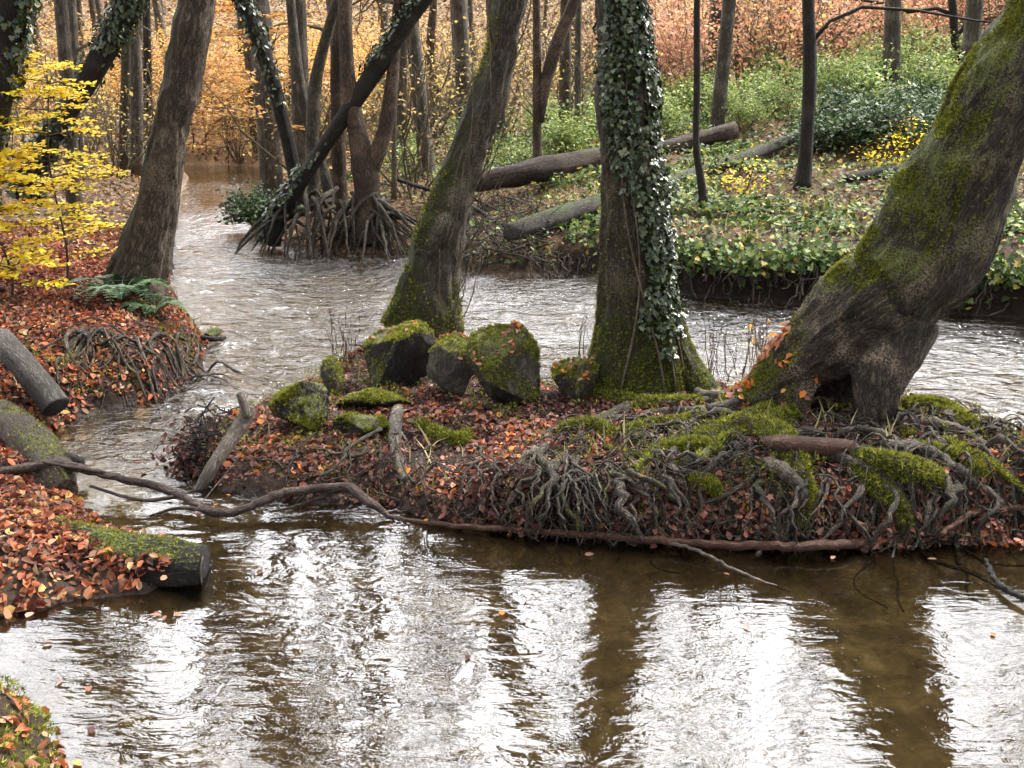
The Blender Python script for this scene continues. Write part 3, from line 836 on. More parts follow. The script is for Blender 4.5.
crown_on(tC, mainC, 5.2, 10, 4.0, [M['twig'], M['tan']], 320, .06)

# ================================================================== TREE D: left bank
baseD = P(133, 298, 9.0)
tD = empty('bank_tree', baseD, 'tall tree on the left bank at the water, with shade painted on its left flank', 'tree')
mainD = trunk_from_px([(128, 312, 66), (134, 290, 56), (145, 256, 51), (157, 200, 42), (170, 133, 38), (185, 67, 36), (199, -5, 35)], 9.0, top=14, n=90)
legs = [path_px([(100, 308, 16, 8.9), (112, 295, 26, 8.95), (130, 262, 34, 9)], 12), path_px([(160, 308, 16, 8.85), (152, 295, 24, 8.9), (146, 262, 34, 9)], 12)]
V, F, B, N, R = organic([(mainD[:, :3], mainD[:, 3])] + legs, voxel=.018, amp=.024, freq=11, seed=21)
shadeD = .14 + .6 * sstep(.1, .8, -N[:, 0])  # shaded left side put into the bark colour through the moss mask
g = Geo(); g.add(V, F, B, .5, shadeD); g.build('trunk', barkmat('bark_flaky', (.03, .022, .016), (.42, .32, .22), mossc=(.02, .028, .01), scale=.8), tD)  # mossc here is the dark tone of the painted shade
crown_on(tD, mainD, 4.2, 14, 3.6, [M['twig'], M['tan']], 5200, .10)  # crown leaves thickened out of view to block the sky mirrored at left
# its roots over the bank edge
n0 = 44
t_ = np.linspace(0, 1, n0); ex = np.interp(t_, [0, .35, .7, 1], [-3.1, -2.62, -2.25, -2.25]); 
edge = np.array([GP(a, b, .3)[:2] for a, b in zip(np.linspace(80, 200, n0), np.interp(np.linspace(80, 200, n0), [80, 150, 200], [350, 345, 322]))])
dr = np.stack([rng.uniform(-.2, 1, n0), -rng.uniform(.6, 1.2, n0)], -1)
pa = walk(edge, dr, 18, .045, rng.uniform(.012, .03, n0), .007, .16, (.02, -.06), .5)
root_parts(tD, pa, .006 + .018 * rng.random(n0) ** 2, .004, M['root'], .2)

# ================================================================== other trunks
def simple_tree(name, label, ctrl, Y, mat, top=12, seg=18, n=60, rough=.22, group=None, crown=None, moss=0.0, mossside=None, ivy=None, forks=(), lean=None, r_end=.5):
    top = top + 4
    path = trunk_from_px(ctrl, Y, top=top, n=n, lean=lean, r_end=r_end)
    base = path[0, :3].copy()
    root = empty(name, base, label, 'tree', group)
    g = Geo()
    mf = (lambda V, c: moss + (0 if mossside is None else .7 * sstep(.2, .9, (norm(V - c) * np.array(mossside)).sum(1))))
    V, F, B = tube(path[:, :3], path[:, 3], seg, rough, 7, len(bpy.data.objects))
    cc = np.vstack([np.repeat(path[:, :3], seg, 0), path[0, :3], path[-1, :3]])
    g.add(V, F, B, .5, mf(V, cc)); g.build('trunk', mat, root)
    if ivy:
        q, n_ = sample_mesh(V, [f for f in F if f.shape[1] == 4], ivy[0], ivy[1]); gi = Geo()
        leaves(gi, IVY if ivy[2] < .07 else DIAM, q + n_ * rng.uniform(.01, .07, (len(q), 1)), n_ + np.array([0, 0, .4]), rng.uniform(.7, 1.2, len(q)) * ivy[2], .4, tip=np.array([0, 0, -1.]) + rng.normal(0, .4, (len(q), 3)), curl=1.)
        gi.build('ivy', M['ivy'], root)
    for fk in forks:
        fp = trunk_from_px(fk, Y, top=top, n=30); g = Geo(); addtube(g, fp[:, :3], fp[:, 3], 10, rough, 7, 5, moss=moss); g.build('branch', mat, root)
    if crown: crown_on(root, path, *crown)
    return root, path, V, F


CR = lambda z, nb, L, leafmat_='tan', ln=60, lv=3: (z, nb, L, [M['twig_far'], M[leafmat_]], ln, .07, lv)
simple_tree('ivy_tree', 'dark ivy-clad tree cut by the upper left edge of the photo', [(-46, 300, 44), (-30, 200, 40), (-14, 133, 36), (0, 67, 36), (13, 0, 36), (22, -40, 34)], 8.6, M['bark_dark'], 13,
            ivy=(3200, lambda c, n: (c[:, 2] < 5) * (.2 + (nz(c, 3, 1) > -.1)), .055), crown=CR(3.6, 12, 4, ln=5200))  # dense unseen foliage added to keep sky reflections off the left water
simple_tree('leaning_tree', 'dark ivied tree leaning strongly right behind the yellow sapling', [(22, 196, 34), (34, 165, 28), (44, 145, 24), (66, 112, 20), (90, 76, 22), (111, 40, 24), (130, 0, 25), (140, -30, 24)], 13, M['bark_dark'], 13,
            ivy=(2600, lambda c, n: (c[:, 2] < 5) * (nz(c, 2, 1) > -.1) + .01, .075), crown=CR(4.5, 7, 4))
# mid-stream cluster
YG = 14.2
simple_tree('leaning_tree', 'dark mossy trunk slanting right out of the root cluster by the far water edge', [(270, 244, 20), (273, 226, 20), (282, 206, 18), (301, 180, 16), (325, 145, 15), (352, 105, 17), (382, 60, 19), (405, 22, 19), (424, -4, 18)], YG, M['bark_dark'], 12, moss=.25,
            ivy=(1300, lambda c, n: (n[:, 2] > 0) * (c[:, 2] < 3.6) * (nz(c, 2.5, 6) > -.1) + .001, .07), crown=CR(3.6, 7, 3.5))
rG, pG, VG, FG = simple_tree('forked_tree', 'brown forked tree standing on stilt roots at the far water edge', [(370, 240, 50), (369, 220, 36), (367, 195, 26), (365, 170, 25), (359, 140, 19), (350, 95, 16), (346, 45, 15), (344, -5, 14)], YG, M['bark_brown'], 13,
                             forks=([(366, 182, 18), (376, 155, 17), (386, 125, 15), (392, 80, 13), (396, 30, 11), (398, -5, 10)],), crown=CR(3.4, 8, 3.5))
simple_tree('slim_tree', 'straight slim trunk close behind the left stem of the forked tree', [(343, 214, 18), (340, 190, 14), (338, 120, 13), (337, 60, 13), (340, -5, 12)], YG + .6, M['bark_brown'], 14, crown=CR(4, 6, 3))
simple_tree('slim_tree', 'slim grey trunk second from the left in the far cluster, bending right', [(318, 210, 18), (314, 190, 14), (312, 140, 13), (316, 80, 12), (328, 30, 11), (338, -5, 11)], YG + .3, M['bark_grey'], 13, moss=.2, crown=CR(4, 6, 3))
simple_tree('slim_tree', 'leftmost trunk of the far cluster, leaning out left over the stream', [(300, 204, 18), (297, 185, 14), (289, 145, 14), (278, 100, 14), (262, 48, 16), (240, -5, 18)], YG + 1, M['bark_dark'], 13, moss=.1,
            ivy=(700, lambda c, n: (c[:, 2] > 1.8) * (c[:, 2] < 5), .08), crown=CR(4, 7, 3.5))
simple_tree('slim_tree', 'thin pale trunk between the leftmost ivied stem and the bending grey one', [(330, 200, 12), (322, 165, 11), (305, 110, 10), (296, 55, 10), (290, -5, 9)], YG + .9, M['bark_far'], 12, crown=CR(4, 5, 3))
# stilt roots of the cluster
gp = Geo(); n0 = 96
for k in range(n0):
    a0 = rng.uniform(-2.9, -.1); c0 = pG[2, :3] + np.array([rng.uniform(-1.15, .3) if k % 3 else 0, rng.uniform(-.1, .25), rng.uniform(.05, .5)])
    L = rng.uniform(.35, .95); t = np.linspace(0, 1, 10)
    x = c0[0] + np.cos(a0) * L * t ** .8 + rng.normal(0, .012, 10).cumsum(); y = c0[1] + np.sin(a0) * L * t ** .8 * .8 + rng.normal(0, .012, 10).cumsum()
    zend = np.maximum(H(x[-1:], y[-1:])[0], -.08); z = c0[2] + (zend - c0[2]) * t ** 1.5
    g = Geo(); addtube(g, np.stack([x, y, z], -1), np.linspace(rng.uniform(.018, .04), .010, 10), 7, .3, 8, k, moss=rng.uniform(0, .4)); g.build('root', M['root'], rG)

# trees rising from the far bank
def on_ground(ctrl):
    h = hit(ctrl[0][0], ctrl[0][1]); return float(h[1])


for nm, lab, ct, mt, kw in (
    ('forked_tree', 'thin dark tree forking low, between the mossy leaning tree and the ivy tree', [(537, 178, 11), (537, 150, 9), (537, 107, 9), (537, 50, 8), (536, -5, 8)], 'bark_brown',
     dict(forks=([(539, 122, 9), (545, 85, 12), (556, 45, 13), (570, 12, 12), (580, -12, 11)],), crown=CR(5, 7, 3))),
    ('slim_tree', 'thin dark slightly bowed tree just right of the ivy tree', [(705, 210, 10), (700, 175, 8), (696, 143, 7), (697, 80, 7), (697, -5, 7)], 'bark_dark', dict(crown=CR(4.5, 6, 3))),
    ('straight_tree', 'straight dark tree at the end of the fallen log on the far bank', [(802, 188, 18), (805, 165, 15), (807, 133, 13), (810, 67, 14), (808, -5, 12)], 'bark_dark',
     dict(forks=([(809, 45, 5), (825, 25, 4), (852, 10, 4), (880, 6, 3), (940, 14, 2.5), (985, 22, 2)],), crown=CR(3.6, 8, 3.5))),
    ('twisted_tree', 'small bare tree with crooked limbs beside the top of the big leaning tree', [(957, 62, 9), (955, 40, 8), (952, 0, 8), (948, -20, 8)], 'bark_dark',
     dict(forks=([(955, 38, 5), (965, 25, 4), (972, 5, 4), (980, -15, 3)], [(953, 15, 4), (935, 8, 4), (905, 12, 3), (880, 2, 3)]), crown=CR(3.8, 8, 2.5))),
    ('slim_tree', 'pale straight pole-like trunk left of the ivy tree top', [(578, 150, 8), (578, 90, 7), (579, -5, 6)], 'bark_far', dict(crown=CR(6, 5, 3))),
    ('slim_tree', 'pale yellowish pole-like trunk just right of the forked stilt-root tree', [(394, 200, 6), (394, 130, 5), (395, 60, 5), (396, -5, 5)], 'twig', dict(crown=CR(4, 5, 2.5))),
    ('slim_tree', 'dark thin trunk between the big leaning left trunks', [(147, 160, 10), (148, 100, 9), (147, 40, 8), (146, -5, 8)], 'bark_dark', dict(crown=CR(5, 5, 3))),
    ('slim_tree', 'pinkish tan trunk just left of the tall left-bank tree', [(138, 178, 14), (137, 120, 12), (136, 60, 11), (133, -5, 10)], 'bark_far', dict(crown=CR(5, 5, 3))),
    ('slim_tree', 'greenish trunk right of the dark leaning ivied tree', [(124, 170, 13), (126, 110, 12), (127, 50, 11), (127, -5, 11)], 'bark_grey', dict(moss=.5, crown=CR(5, 5, 3))),
    ('slim_tree', 'dark leaning stem behind the mossy trunk top, thin as an arm', [(432, 140, 9), (436, 100, 9), (430, 50, 8), (434, -5, 8)], 'bark_brown', dict(crown=CR(5, 6, 3))),
    ('slim_tree', 'thin sapling trunk rising from the red-brown shrubs right of the ivy tree', [(738, 90, 5), (737, 50, 4.5), (737, -5, 4)], 'bark_brown', dict(crown=CR(5, 5, 2.5))),
):
    simple_tree(nm, lab, ct, on_ground(ct), M[mt], 13, seg=12, n=50, rough=.15, **kw)

# ------------------------------------------------------------------ background wood: prototypes copied
def proto_tree(kind):
    root = empty('bare_tree', (0, 0, 0)); h = [15, 17, 13, 16, 14][kind]; r = [.13, .16, .10, .12, .15][kind]
    n = 26; t = np.linspace(0, 1, n); ln = [.05, -.06, .12, 0, -.12][kind]
    pts = np.stack([ln * h * t ** 1.3 + .15 * np.sin(t * 5 + kind), .1 * np.sin(t * 7 + kind), h * t - .3], -1)
    g = Geo(); rad = r * (1 - .75 * t) * (1 + .5 * np.exp(-t * 40)); addtube(g, pts, rad, 9, .15, 6, kind, moss=.1)
    if kind == 4:
        q = pts[5:].copy(); q[:, 0] += np.linspace(0, 2.0, len(q)); addtube(g, q, rad[5:] * .7, 8, .15, 6, 9)
    g.build('trunk', M['bark_far'], root)
    path = np.column_stack([pts, rad])
    crown_on(root, path, [2.2, 3.5, 1.6, 4.5, 2.8][kind], [9, 8, 9, 7, 9][kind], [2.6, 3.2, 2.2, 3, 2.8][kind], [M['twig_far'], M[['tan', 'beech', 'orange', 'tan', 'tan'][kind]]], [90, 60, 110, 50, 70][kind], .09, 3)
    return root


def kids(o): return [c for c in bpy.data.objects if c.parent == o]


def place(proto, ch, loc, rz, sc_, label=None, group=None, first=False):
    if first: o = proto
    else:
        o = proto.copy(); COL.objects.link(o)
        for c in ch: d = c.copy(); COL.objects.link(d); d.parent = o
    o.location = loc; o.rotation_euler = (0, 0, rz); o.scale = (sc_,) * 3
    return o


def free(x, y, m=.5):
    return max(float(sdpoly(np.array([x]), np.array([y]), q)[0]) for q in (LEFT, FAR)) > m


protos = [proto_tree(k) for k in range(5)]
chs = [kids(p) for p in protos]; used = [False] * 5; spots = []
LABT = ['bare tree with tan twigs, one of many in the wood beyond the stream', 'taller bare tree with a few brown leaves in the wood beyond the stream', 'slender bare tree with orange leaves in the wood beyond the stream',
        'clean straight bare tree in the wood beyond the stream', 'forked bare tree in the wood beyond the stream']
tries = 0
while len(spots) < 145 and tries < 8000:
    tries += 1
    y = 17 + 50 * rng.random() ** 1.15; x = rng.uniform(-.62, .62) * (y + 5)
    if y < 30 and x > -1 and rng.random() < .72: continue
    if y < 21 and abs(x) < 5: continue
    if not free(x, y, 1.0) or any((x - a) ** 2 + (y - b) ** 2 < 1.7 for a, b in spots): continue
    k = int(rng.integers(0, 5)); spots.append((x, y))
    o = place(protos[k], chs[k], (x, y, float(H(x, y))), rng.uniform(0, 6.28), rng.uniform(.75, 1.25), first=not used[k]); used[k] = True
    tag(o, LABT[k], 'tree', 'bare trees of the wood beyond the stream, kind %s' % 'one two three four five'.split()[k])
for (x, y, k, s) in ((-4.6, 19.5, 1, 1.35), (-3.4, 17.2, 3, 1.3), (-2.2, 20.5, 0, 1.05), (-1.3, 17.6, 4, .9), (-.4, 21, 1, .95), (.9, 18.6, 3, .9), (2.2, 22, 0, 1.4), (4.6, 24, 1, 1.3), (-5.6, 29.5, 1, 1.5), (-7.2, 30.5, 3, 1.6), (3.3, 17.5, 3, 1.0), (6.8, 19.5, 0, 1.2)):
    o = place(protos[k], chs[k], (x, y, float(H(x, y)) - .1), rng.uniform(0, 6.28), s); tag(o, LABT[k], 'tree', 'bare trees of the wood beyond the stream, kind %s' % 'one two three four five'.split()[k])
# a few more on the left bank, reaching over the stream
for (x, y, k, s) in ((-7.5, 11, 0, 1), (-5.6, 13.5, 3, .8), (-9.5, 16, 1, 1.1), (-6.4, 8.2, 4, .9), (-8.0, 20, 2, 1), (-11, 22, 0, 1), (7.8, 13.5, 1, 1), (10.5, 16.5, 4, 1.1), (9, 10.5, 3, 1)):
    o = place(protos[k], chs[k], (x, y, float(H(x, y)) - .1), rng.uniform(0, 6.28), s); tag(o, LABT[k].replace('in the wood beyond the stream', 'standing near the frame edge').replace('one of many in', 'one of several standing by'), 'tree', 'bare trees flanking the stream, kind %s' % 'one two three four five'.split()[k])


# ------------------------------------------------------------------ shrubs and saplings
def shrub_proto(name, mats, h, nst, nleaf, size, spread=.6, tpl=DIAM, lv=2, flatn=.6):
    root = empty(name, (0, 0, 0)); g = Geo(); tips = []
    for k in range(nst):
        a = rng.uniform(0, 6.28); grow(g, (.1 * math.cos(a), .1 * math.sin(a), -.1), (math.cos(a) * spread, math.sin(a) * spread, 1), h * rng.uniform(.6, 1), .014 * h ** .5, 0, lv, tips, up=.2, nch=(3, 5))
    g.build('stems', mats[0], root)
    t = np.array(tips); g = Geo(); q = t[rng.integers(0, len(t), nleaf)] + rng.normal(0, .14 * h ** .5, (nleaf, 3)); q = q[q[:, 2] > .02]
    leaves(g, tpl, q, np.array([[0, 0, 1.]]), rng.uniform(.7, 1.3, len(q)) * size, flatn); g.build('foliage', mats[1], root)
    return root


def many(protos_, spots_, label, cat, group, smin=.7, smax=1.25):
    chs_ = [kids(p) for p in protos_]; us = [False] * len(protos_)
    for i, (x, y) in enumerate(spots_):
        k = i % len(protos_)
        o = place(protos_[k], chs_[k], (x, y, float(H(x, y))), rng.uniform(0, 6.28), rng.uniform(smin, smax), first=not us[k]); us[k] = True
        tag(o, label, cat, group)


LOGL = [(hit(482, 206), hit(734, 150)), (hit(528, 246), hit(800, 147))]


def nearlog(x, y, m=1.0):
    for a, b in LOGL:
        e = (b - a)[:2]; w_ = np.array([x, y]) - a[:2]; t = min(1, max(0, float(w_ @ e / (e @ e)))); d_ = w_ - e * t
        if math.hypot(*d_) < m or (math.hypot(*d_) < 1.8 and d_[1] < 0 and .0 < t < 1): return True
    return False


def rs(n, x0, x1, y0, y1, m=.6, dmin=.6, fn=None):
    o = []; t = 0
    while len(o) < n and t < 6000:
        t += 1; x, y = rng.uniform(x0, x1), rng.uniform(y0, y1)
        if free(x, y, m) and not nearlog(x, y) and (fn is None or fn(x, y)) and all((x - a) ** 2 + (y - b) ** 2 > dmin ** 2 for a, b in o): o.append((x, y))
    return o


bp_ = [shrub_proto('beech_shrub', [M['twig_far'], M['beech']], 2.2, 7, 1700, .085) for _ in range(3)]
many(bp_, rs(60, 2.5, 22, 21.5, 36, 1, 1.3, lambda x, y: abs(x) < .65 * y), 'bushy beech thicket holding red-brown leaves on the slope at the upper right', 'shrub', 'beech shrubs on the right slope')
bq_ = [shrub_proto('orange_beech', [M['twig_far'], M['orange']], 3.4, 4, 1500, .095, .4, flatn=.3) for _ in range(2)]
many(bq_, rs(24, -15, -3.0, 27.5, 38, .3, 1.5), 'young beech with orange leaves at the far bend of the stream', 'sapling', 'orange beeches at the far bend')
br_ = [shrub_proto('bare_thicket', [M['twig_far'], M['tan']], 2.6, 9, 260, .08, .35) for _ in range(3)]
many(br_, [(hit(a, b)[0], hit(a, b)[1]) for a, b in ((412, 196), (420, 160), (240, 163), (330, 190))] + rs(105, -16, 12, 17, 40, .5, 1.3, lambda x, y: not (x > 3 and y < 22)), 'tangle of tan twigs among the trees beyond the stream', 'shrub', 'bare twiggy thickets in the wood')
bg_ = [shrub_proto('leafy_shrub', [M['twig_far'], M['shrubgreen']], .8, 8, 1100, .07, .9) for _ in range(3)]
many(bg_, rs(46, .8, 12, 16.5, 22, .5, .75, lambda x, y: x < .62 * y) + rs(10, -2.6, 1, 17, 23, .5, .9), 'low pale green shrub in the belt below the red-brown thicket', 'shrub', 'pale green shrubs on the far bank', .6, 1.15)
by_ = [shrub_proto('yellow_shrub', [M['twig_far'], M['yellow']], .7, 4, 150, .07, .6)]
h_ = [hit(*p) for p in ((612, 168), (598, 150), (880, 170), (738, 196), (905, 150), (975, 372 - 180), (560, 178))]
many(by_, [(a[0], a[1]) for a in h_], 'small shrub with a few bright yellow leaves on the far bank', 'shrub', 'yellow shrubs on the far bank', .6, 1.0)
bo_ = [shrub_proto('bramble', [M['twig'], M['bramble']], .75, 12, 1900, .085, 1.1) for _ in range(2)]
h_ = [hit(*p) for p in ((835, 150), (868, 142), (905, 138), (935, 130), (965, 120), (990, 128), (850, 128), (890, 118), (930, 110), (262, 222))]
many(bo_, [(a[0], a[1]) for a in h_], 'mound of dark glossy bramble leaves on the far bank', 'shrub', 'bramble mounds on the far bank', .7, 1.05)

# ------------------------------------------------------------------ yellow sapling on the left bank
def sapling(name, label, base, h, leaf, n_br, nleaf, size, xlean=0., spreadx=1.0, L=.9):
    root = empty(name, base, label, 'sapling'); g = Geo(); t = np.linspace(0, 1, 14)
    pts = base + np.stack([xlean * t ** 1.5 + .03 * np.sin(t * 9), .04 * np.sin(t * 6), h * t - .05], -1)
    addtube(g, pts, np.linspace(.013, .003, 14), 7, .1, 10, 3); g.build('stem', M['twig'] if h < 1 else M['bark_brown'], root)
    gb = Geo(); P_, Nn, Tt = [], [], []
    for k in range(n_br):
        f = rng.uniform(.12, .98); i = f * 13; p0 = pts[int(i)] * (1 - i % 1) + pts[min(13, int(i) + 1)] * (i % 1)
        a = rng.uniform(0, 6.28); ll = L * (1.15 - .75 * f) * rng.uniform(.6, 1.1)
        m = 9; tt = np.linspace(0, 1, m)[:, None]; dv = np.array([math.cos(a) * spreadx, math.sin(a), .18])
        q = p0 + dv * ll * tt + np.array([0, 0, -.16 * ll]) * tt ** 2 + rng.normal(0, .008, (m, 3)).cumsum(0)
        addtube(gb, q, np.linspace(.005, .0015, m), 4, cap=False)
        sidev = norm(np.cross(dv, [0, 0, 1]))
        for s_ in (-1, 1):
            for jj in range(2, m - 1):
                tw = ll * .42 * rng.uniform(.4, 1) * (1 - .6 * jj / m); q2 = q[jj] + (sidev * s_ * .8 + dv * .6) * tw * np.linspace(0, 1, 4)[:, None]
                addtube(gb, q2, np.linspace(.0025, .001, 4), 3, cap=False)
                for z_ in np.linspace(.15, 1.05, nleaf):
                    P_.append(q2[0] + (q2[-1] - q2[0]) * z_ + rng.normal(0, .012, 3)); Tt.append(sidev * s_ * rng.choice([1, -.6]) + dv * .7)
    gb.build('branch', M['bark_brown'], root)
    gl = Geo(); P_ = np.array(P_); leaves(gl, OVAL, P_, np.array([[0, -.25, 1.]]), rng.uniform(.65, 1.2, len(P_)) * size, .28, tip=np.array(Tt), curl=.6); gl.build('foliage', M[leaf], root)
    return root


b0 = hit(66, 292); sapling('yellow_sapling', 'bright yellow-leaved sapling on the leaf-strewn left bank', b0, 2.05, 'yellow', 62, 4, .048, .05, 1.0, .85)
b1 = hit(10, 300); sapling('yellow_sapling', 'second yellow-leaved sapling, low and cut by the left frame edge', b1, 1.25, 'yellow', 40, 5, .052, -.05, 1, .7)
b2 = GP(322, 190, .3); sapling('beech_sapling', 'small sapling with scattered yellow-green leaves on the far root cluster', b2, 1.3, 'tan', 16, 2, .07, 0, 1, .6)
for k, (px, py, h) in enumerate(((300, 200, 3.4), (228, 164, 3.0), (206, 160, 3.2))):
    b = hit(px, py); sapling('orange_sapling', ['orange-leaved sapling reaching left from the far root cluster', 'orange-leaved sapling right of two, at the end of the visible stream', 'orange-leaved sapling close beside the left-bank trunk at the far bend'][k], b, h, 'orange', 34, 3, .10, -.9 if k == 0 else 0, 1.2, 1.7)


# ------------------------------------------------------------------ ferns
def fern(label, base, n, L):
    root = empty('fern', base, label, 'fern')
    for k in range(n):
        g = Geo(); a = k / n * 6.28 + rng.uniform(-.3, .3); d = np.array([math.cos(a), math.sin(a), 0]); ll = L * rng.uniform(.7, 1.1)
        t = np.linspace(0, 1, 22); q = base + d * ll * t[:, None] * .9 + np.array([0, 0, 1]) * (ll * (1.15 * t - 1.05 * t ** 2))[:, None]
        addtube(g, q, np.linspace(.004, .001, 22), 4, cap=False)
        s = np.cross(d, [0, 0, 1])
        for sg in (-1, 1):
            w = np.sin(np.pi * np.clip(t * .92 + .08, 0, 1)) ** .8 * ll * .17
            idx = np.arange(2, 22); p0 = q[idx]; tp = (s * sg + d * .35)[None] + np.zeros((20, 3))
            for i_, p_ in zip(idx, p0): leaves(g, DIAM, (p_ + tp[0] * w[i_] * .5)[None], np.array([[0, 0, 1.]]), w[i_] * 1.05, .08, tip=tp[:1], curl=.6)
        g.build('frond', M['fern'], root)


fern('dark green fern at the foot of the left-bank tree', hit(124, 306) + np.array([0, -.05, .05]), 13, .6)
fern('smaller fern at the water side of the left-bank tree', hit(155, 318) + np.array([0, 0, .03]), 9, .36)
fern('green fern patch by the far root cluster', hit(378, 236) + np.array([0, 0, .05]), 8, .3)


# ------------------------------------------------------------------ rocks
def rock(label, px, py, w, h, dep, mat, seed, z0=None, cuts=5, mossn=2500, mossmin=-.1):
    b = hit(px, py); d = depth(b); W_ = w * d / FPX; H_ = h * d / FPX
    c = np.array([b[0], b[1] + dep * .45, b[2] + H_ * .36])
    import bmesh
    bm = bmesh.new(); bmesh.ops.create_icosphere(bm, subdivisions=5, radius=1); bm.verts.ensure_lookup_table()
    V = np.array([v.co[:] for v in bm.verts]); F = [np.array([[v.index for v in f.verts] for f in bm.faces])]; bm.free()
    rr = np.random.default_rng(seed)
    for _ in range(cuts * 2):
        n = norm(rr.normal(0, 1, 3)); o = rr.uniform(.45, .78); dd = V @ n; V = V - np.clip(dd - o, 0, None)[:, None] * n
    V = V * (1 + .15 * fbm(V * 1.8, 3, seed)[:, None] + .06 * fbm(V * 6, 3, seed)[:, None] - .05 * np.clip(1 - np.abs(fbm(V * 2.6, 2, seed + 3)) * 9, 0, 1)[:, None])
    V = V / np.abs(V).max(0)
    V = V * np.array([W_ * .5, dep * .5, H_ * .62]) + c
    N = vnormals(V, F)
    root = empty('mossy_rock', b, label, 'rock')
    mo = .15 + .7 * sstep(-.1, .7, N[:, 2] + .3 * nz(V, 6, seed))
    g = Geo(); g.add(V, F, V, .4, mo); g.build('stone', mat, root)
    tufts_on(root, V, F, mossn, lambda c_, n_: sstep(mossmin, .6, n_[:, 2]) * sstep(-.35, .2, nz(c_, 7, seed)), (.008, .022))
    return V, F


rocks = [rock('wide dark rock with a mossy top below the mossy leaning tree', 388, 392, 98, 68, .5, M['rock_wet'], 4, mossmin=.3),
         rock('grey-fronted round rock between the wide dark rock and the angular mossy one', 453, 406, 56, 68, .38, M['rock'], 5, mossn=900, mossmin=.2),
         rock('angular moss-covered rock rightmost of the boulder row', 502, 410, 80, 82, .42, M['rock'], 9, mossn=4200, mossmin=-.6),
         rock('low mossy rock at the left foot of the ivy tree', 578, 406, 52, 46, .35, M['rock'], 12, mossn=2400, mossmin=-.3),
         rock('small upright mossy stone just left of the wide dark rock', 332, 398, 26, 40, .25, M['rock'], 17, mossn=900, mossmin=-.5),
         rock('mossy hummock above the pale snag at the island tip', 300, 436, 74, 52, .35, M['rock_wet'], 23, mossn=4200, mossmin=-.2),
         rock('dark hollow-fronted mossy hummock left of the peeled branch', 358, 444, 58, 30, .3, M['rock_wet'], 29, mossn=1600, mossmin=.1),
         rock('mossy hump behind the hollow-fronted hummock', 372, 416, 84, 26, .3, M['rock_wet'], 31, mossn=2600, mossmin=-.2),
         rock('dark wet stone in the water off the left bank tip', 212, 338, 20, 8, .15, M['rock_wet'], 33, mossn=50, mossmin=.5),
         rock('mossy stump-like rock on the far bank under the bramble', 752, 262, 44, 32, .5, M['rock'], 35, mossn=900, mossmin=0)]


# ------------------------------------------------------------------ logs and branches
def straight(ends, up, bow):
    a, b = hit(*ends[0][:2]), hit(*ends[1][:2]); o = []
    tt = np.linspace(0, 1, 30); ln = a + (b - a) * tt[:, None]; up = up + .85 * max(0, float((H(ln[:, 0], ln[:, 1]) - ln[:, 2]).max()))
    for t in np.linspace(0, 1, 5):
        q = a * (1 - t) + b * t; q[2] += up + .05 * math.sin(t * 5 + bow[1]); w = ends[0][2] * (1 - t) + ends[1][2] * t
        o.append(np.array([*q, (w * .5 * depth(a) / FPX) * (1 - .15 * t) * (.62 if t == 0 else 1)]))
    return o


def log(name, label, ctrl, mat, seg=16, n=40, rough=.15, moss=.1, mossup=0., on_terrain=False, cutend=False, cat='log', endr=1.0, ngrass=0, Ys=None, rim=False):
    pts = []
    for i, c in enumerate(ctrl):
        if isinstance(c, np.ndarray): pts.append(c); continue
        px, py, w = c[:3]; z = c[3] if len(c) > 3 else None
        if z is None: q = hit(px, py); q = q + np.array([0, 0, w * .25 * depth(q) / FPX])
        else: q = GP(px, py, z)
        pts.append([*q, w * .5 * depth(q) / FPX])
    q = smooth_path(pts, n); q[1:-1, :3] += rng.normal(0, .003, (n - 2, 3)) * (q[1:-1, 3:4] < .03)
    root = empty(name, q[0, :3], label, cat)
    g = Geo(); V, F, B = tube(q[:, :3], q[:, 3], seg, rough, 9, len(bpy.data.objects) % 500)
    N = vnormals(V, F); g.add(V, F, B, .5, moss + mossup * sstep(.2, .9, N[:, 2])); g.build('bark', mat, root)
    if mossup > .3:
        tufts_on(root, V, [f for f in F if f.shape[1] == 4], int(2500 * mossup), lambda c_, n_: sstep(.3, .9, n_[:, 2]) * (nz(c_, 6, 2) > -.2), (.008, .02))
    if cutend:
        T = norm(q[-1, :3] - q[-2, :3]); g = Geo()
        addtube(g, np.array([q[-1, :3] - T * .01, q[-1, :3] + T * .006]), [q[-1, 3] * .93] * 2, 20, .08, 9, 3); g.build('cut_face', M['wood_dark'], root)
    if rim:
        T, S, U = frames(q[:, :3]); a = np.linspace(3.3, 7.2, 26); e = q[-1]; r_ = e[3] * (1.0 + .06 * np.sin(a * 5)); g = Geo()
        addtube(g, e[:3] + T[-1] * .012 + (np.cos(a) * r_)[:, None] * S[-1] + (np.sin(a) * r_)[:, None] * U[-1], .0035, 5); g.build('torn_rim', M['wood_pale'], root)
    return root, q, V, F


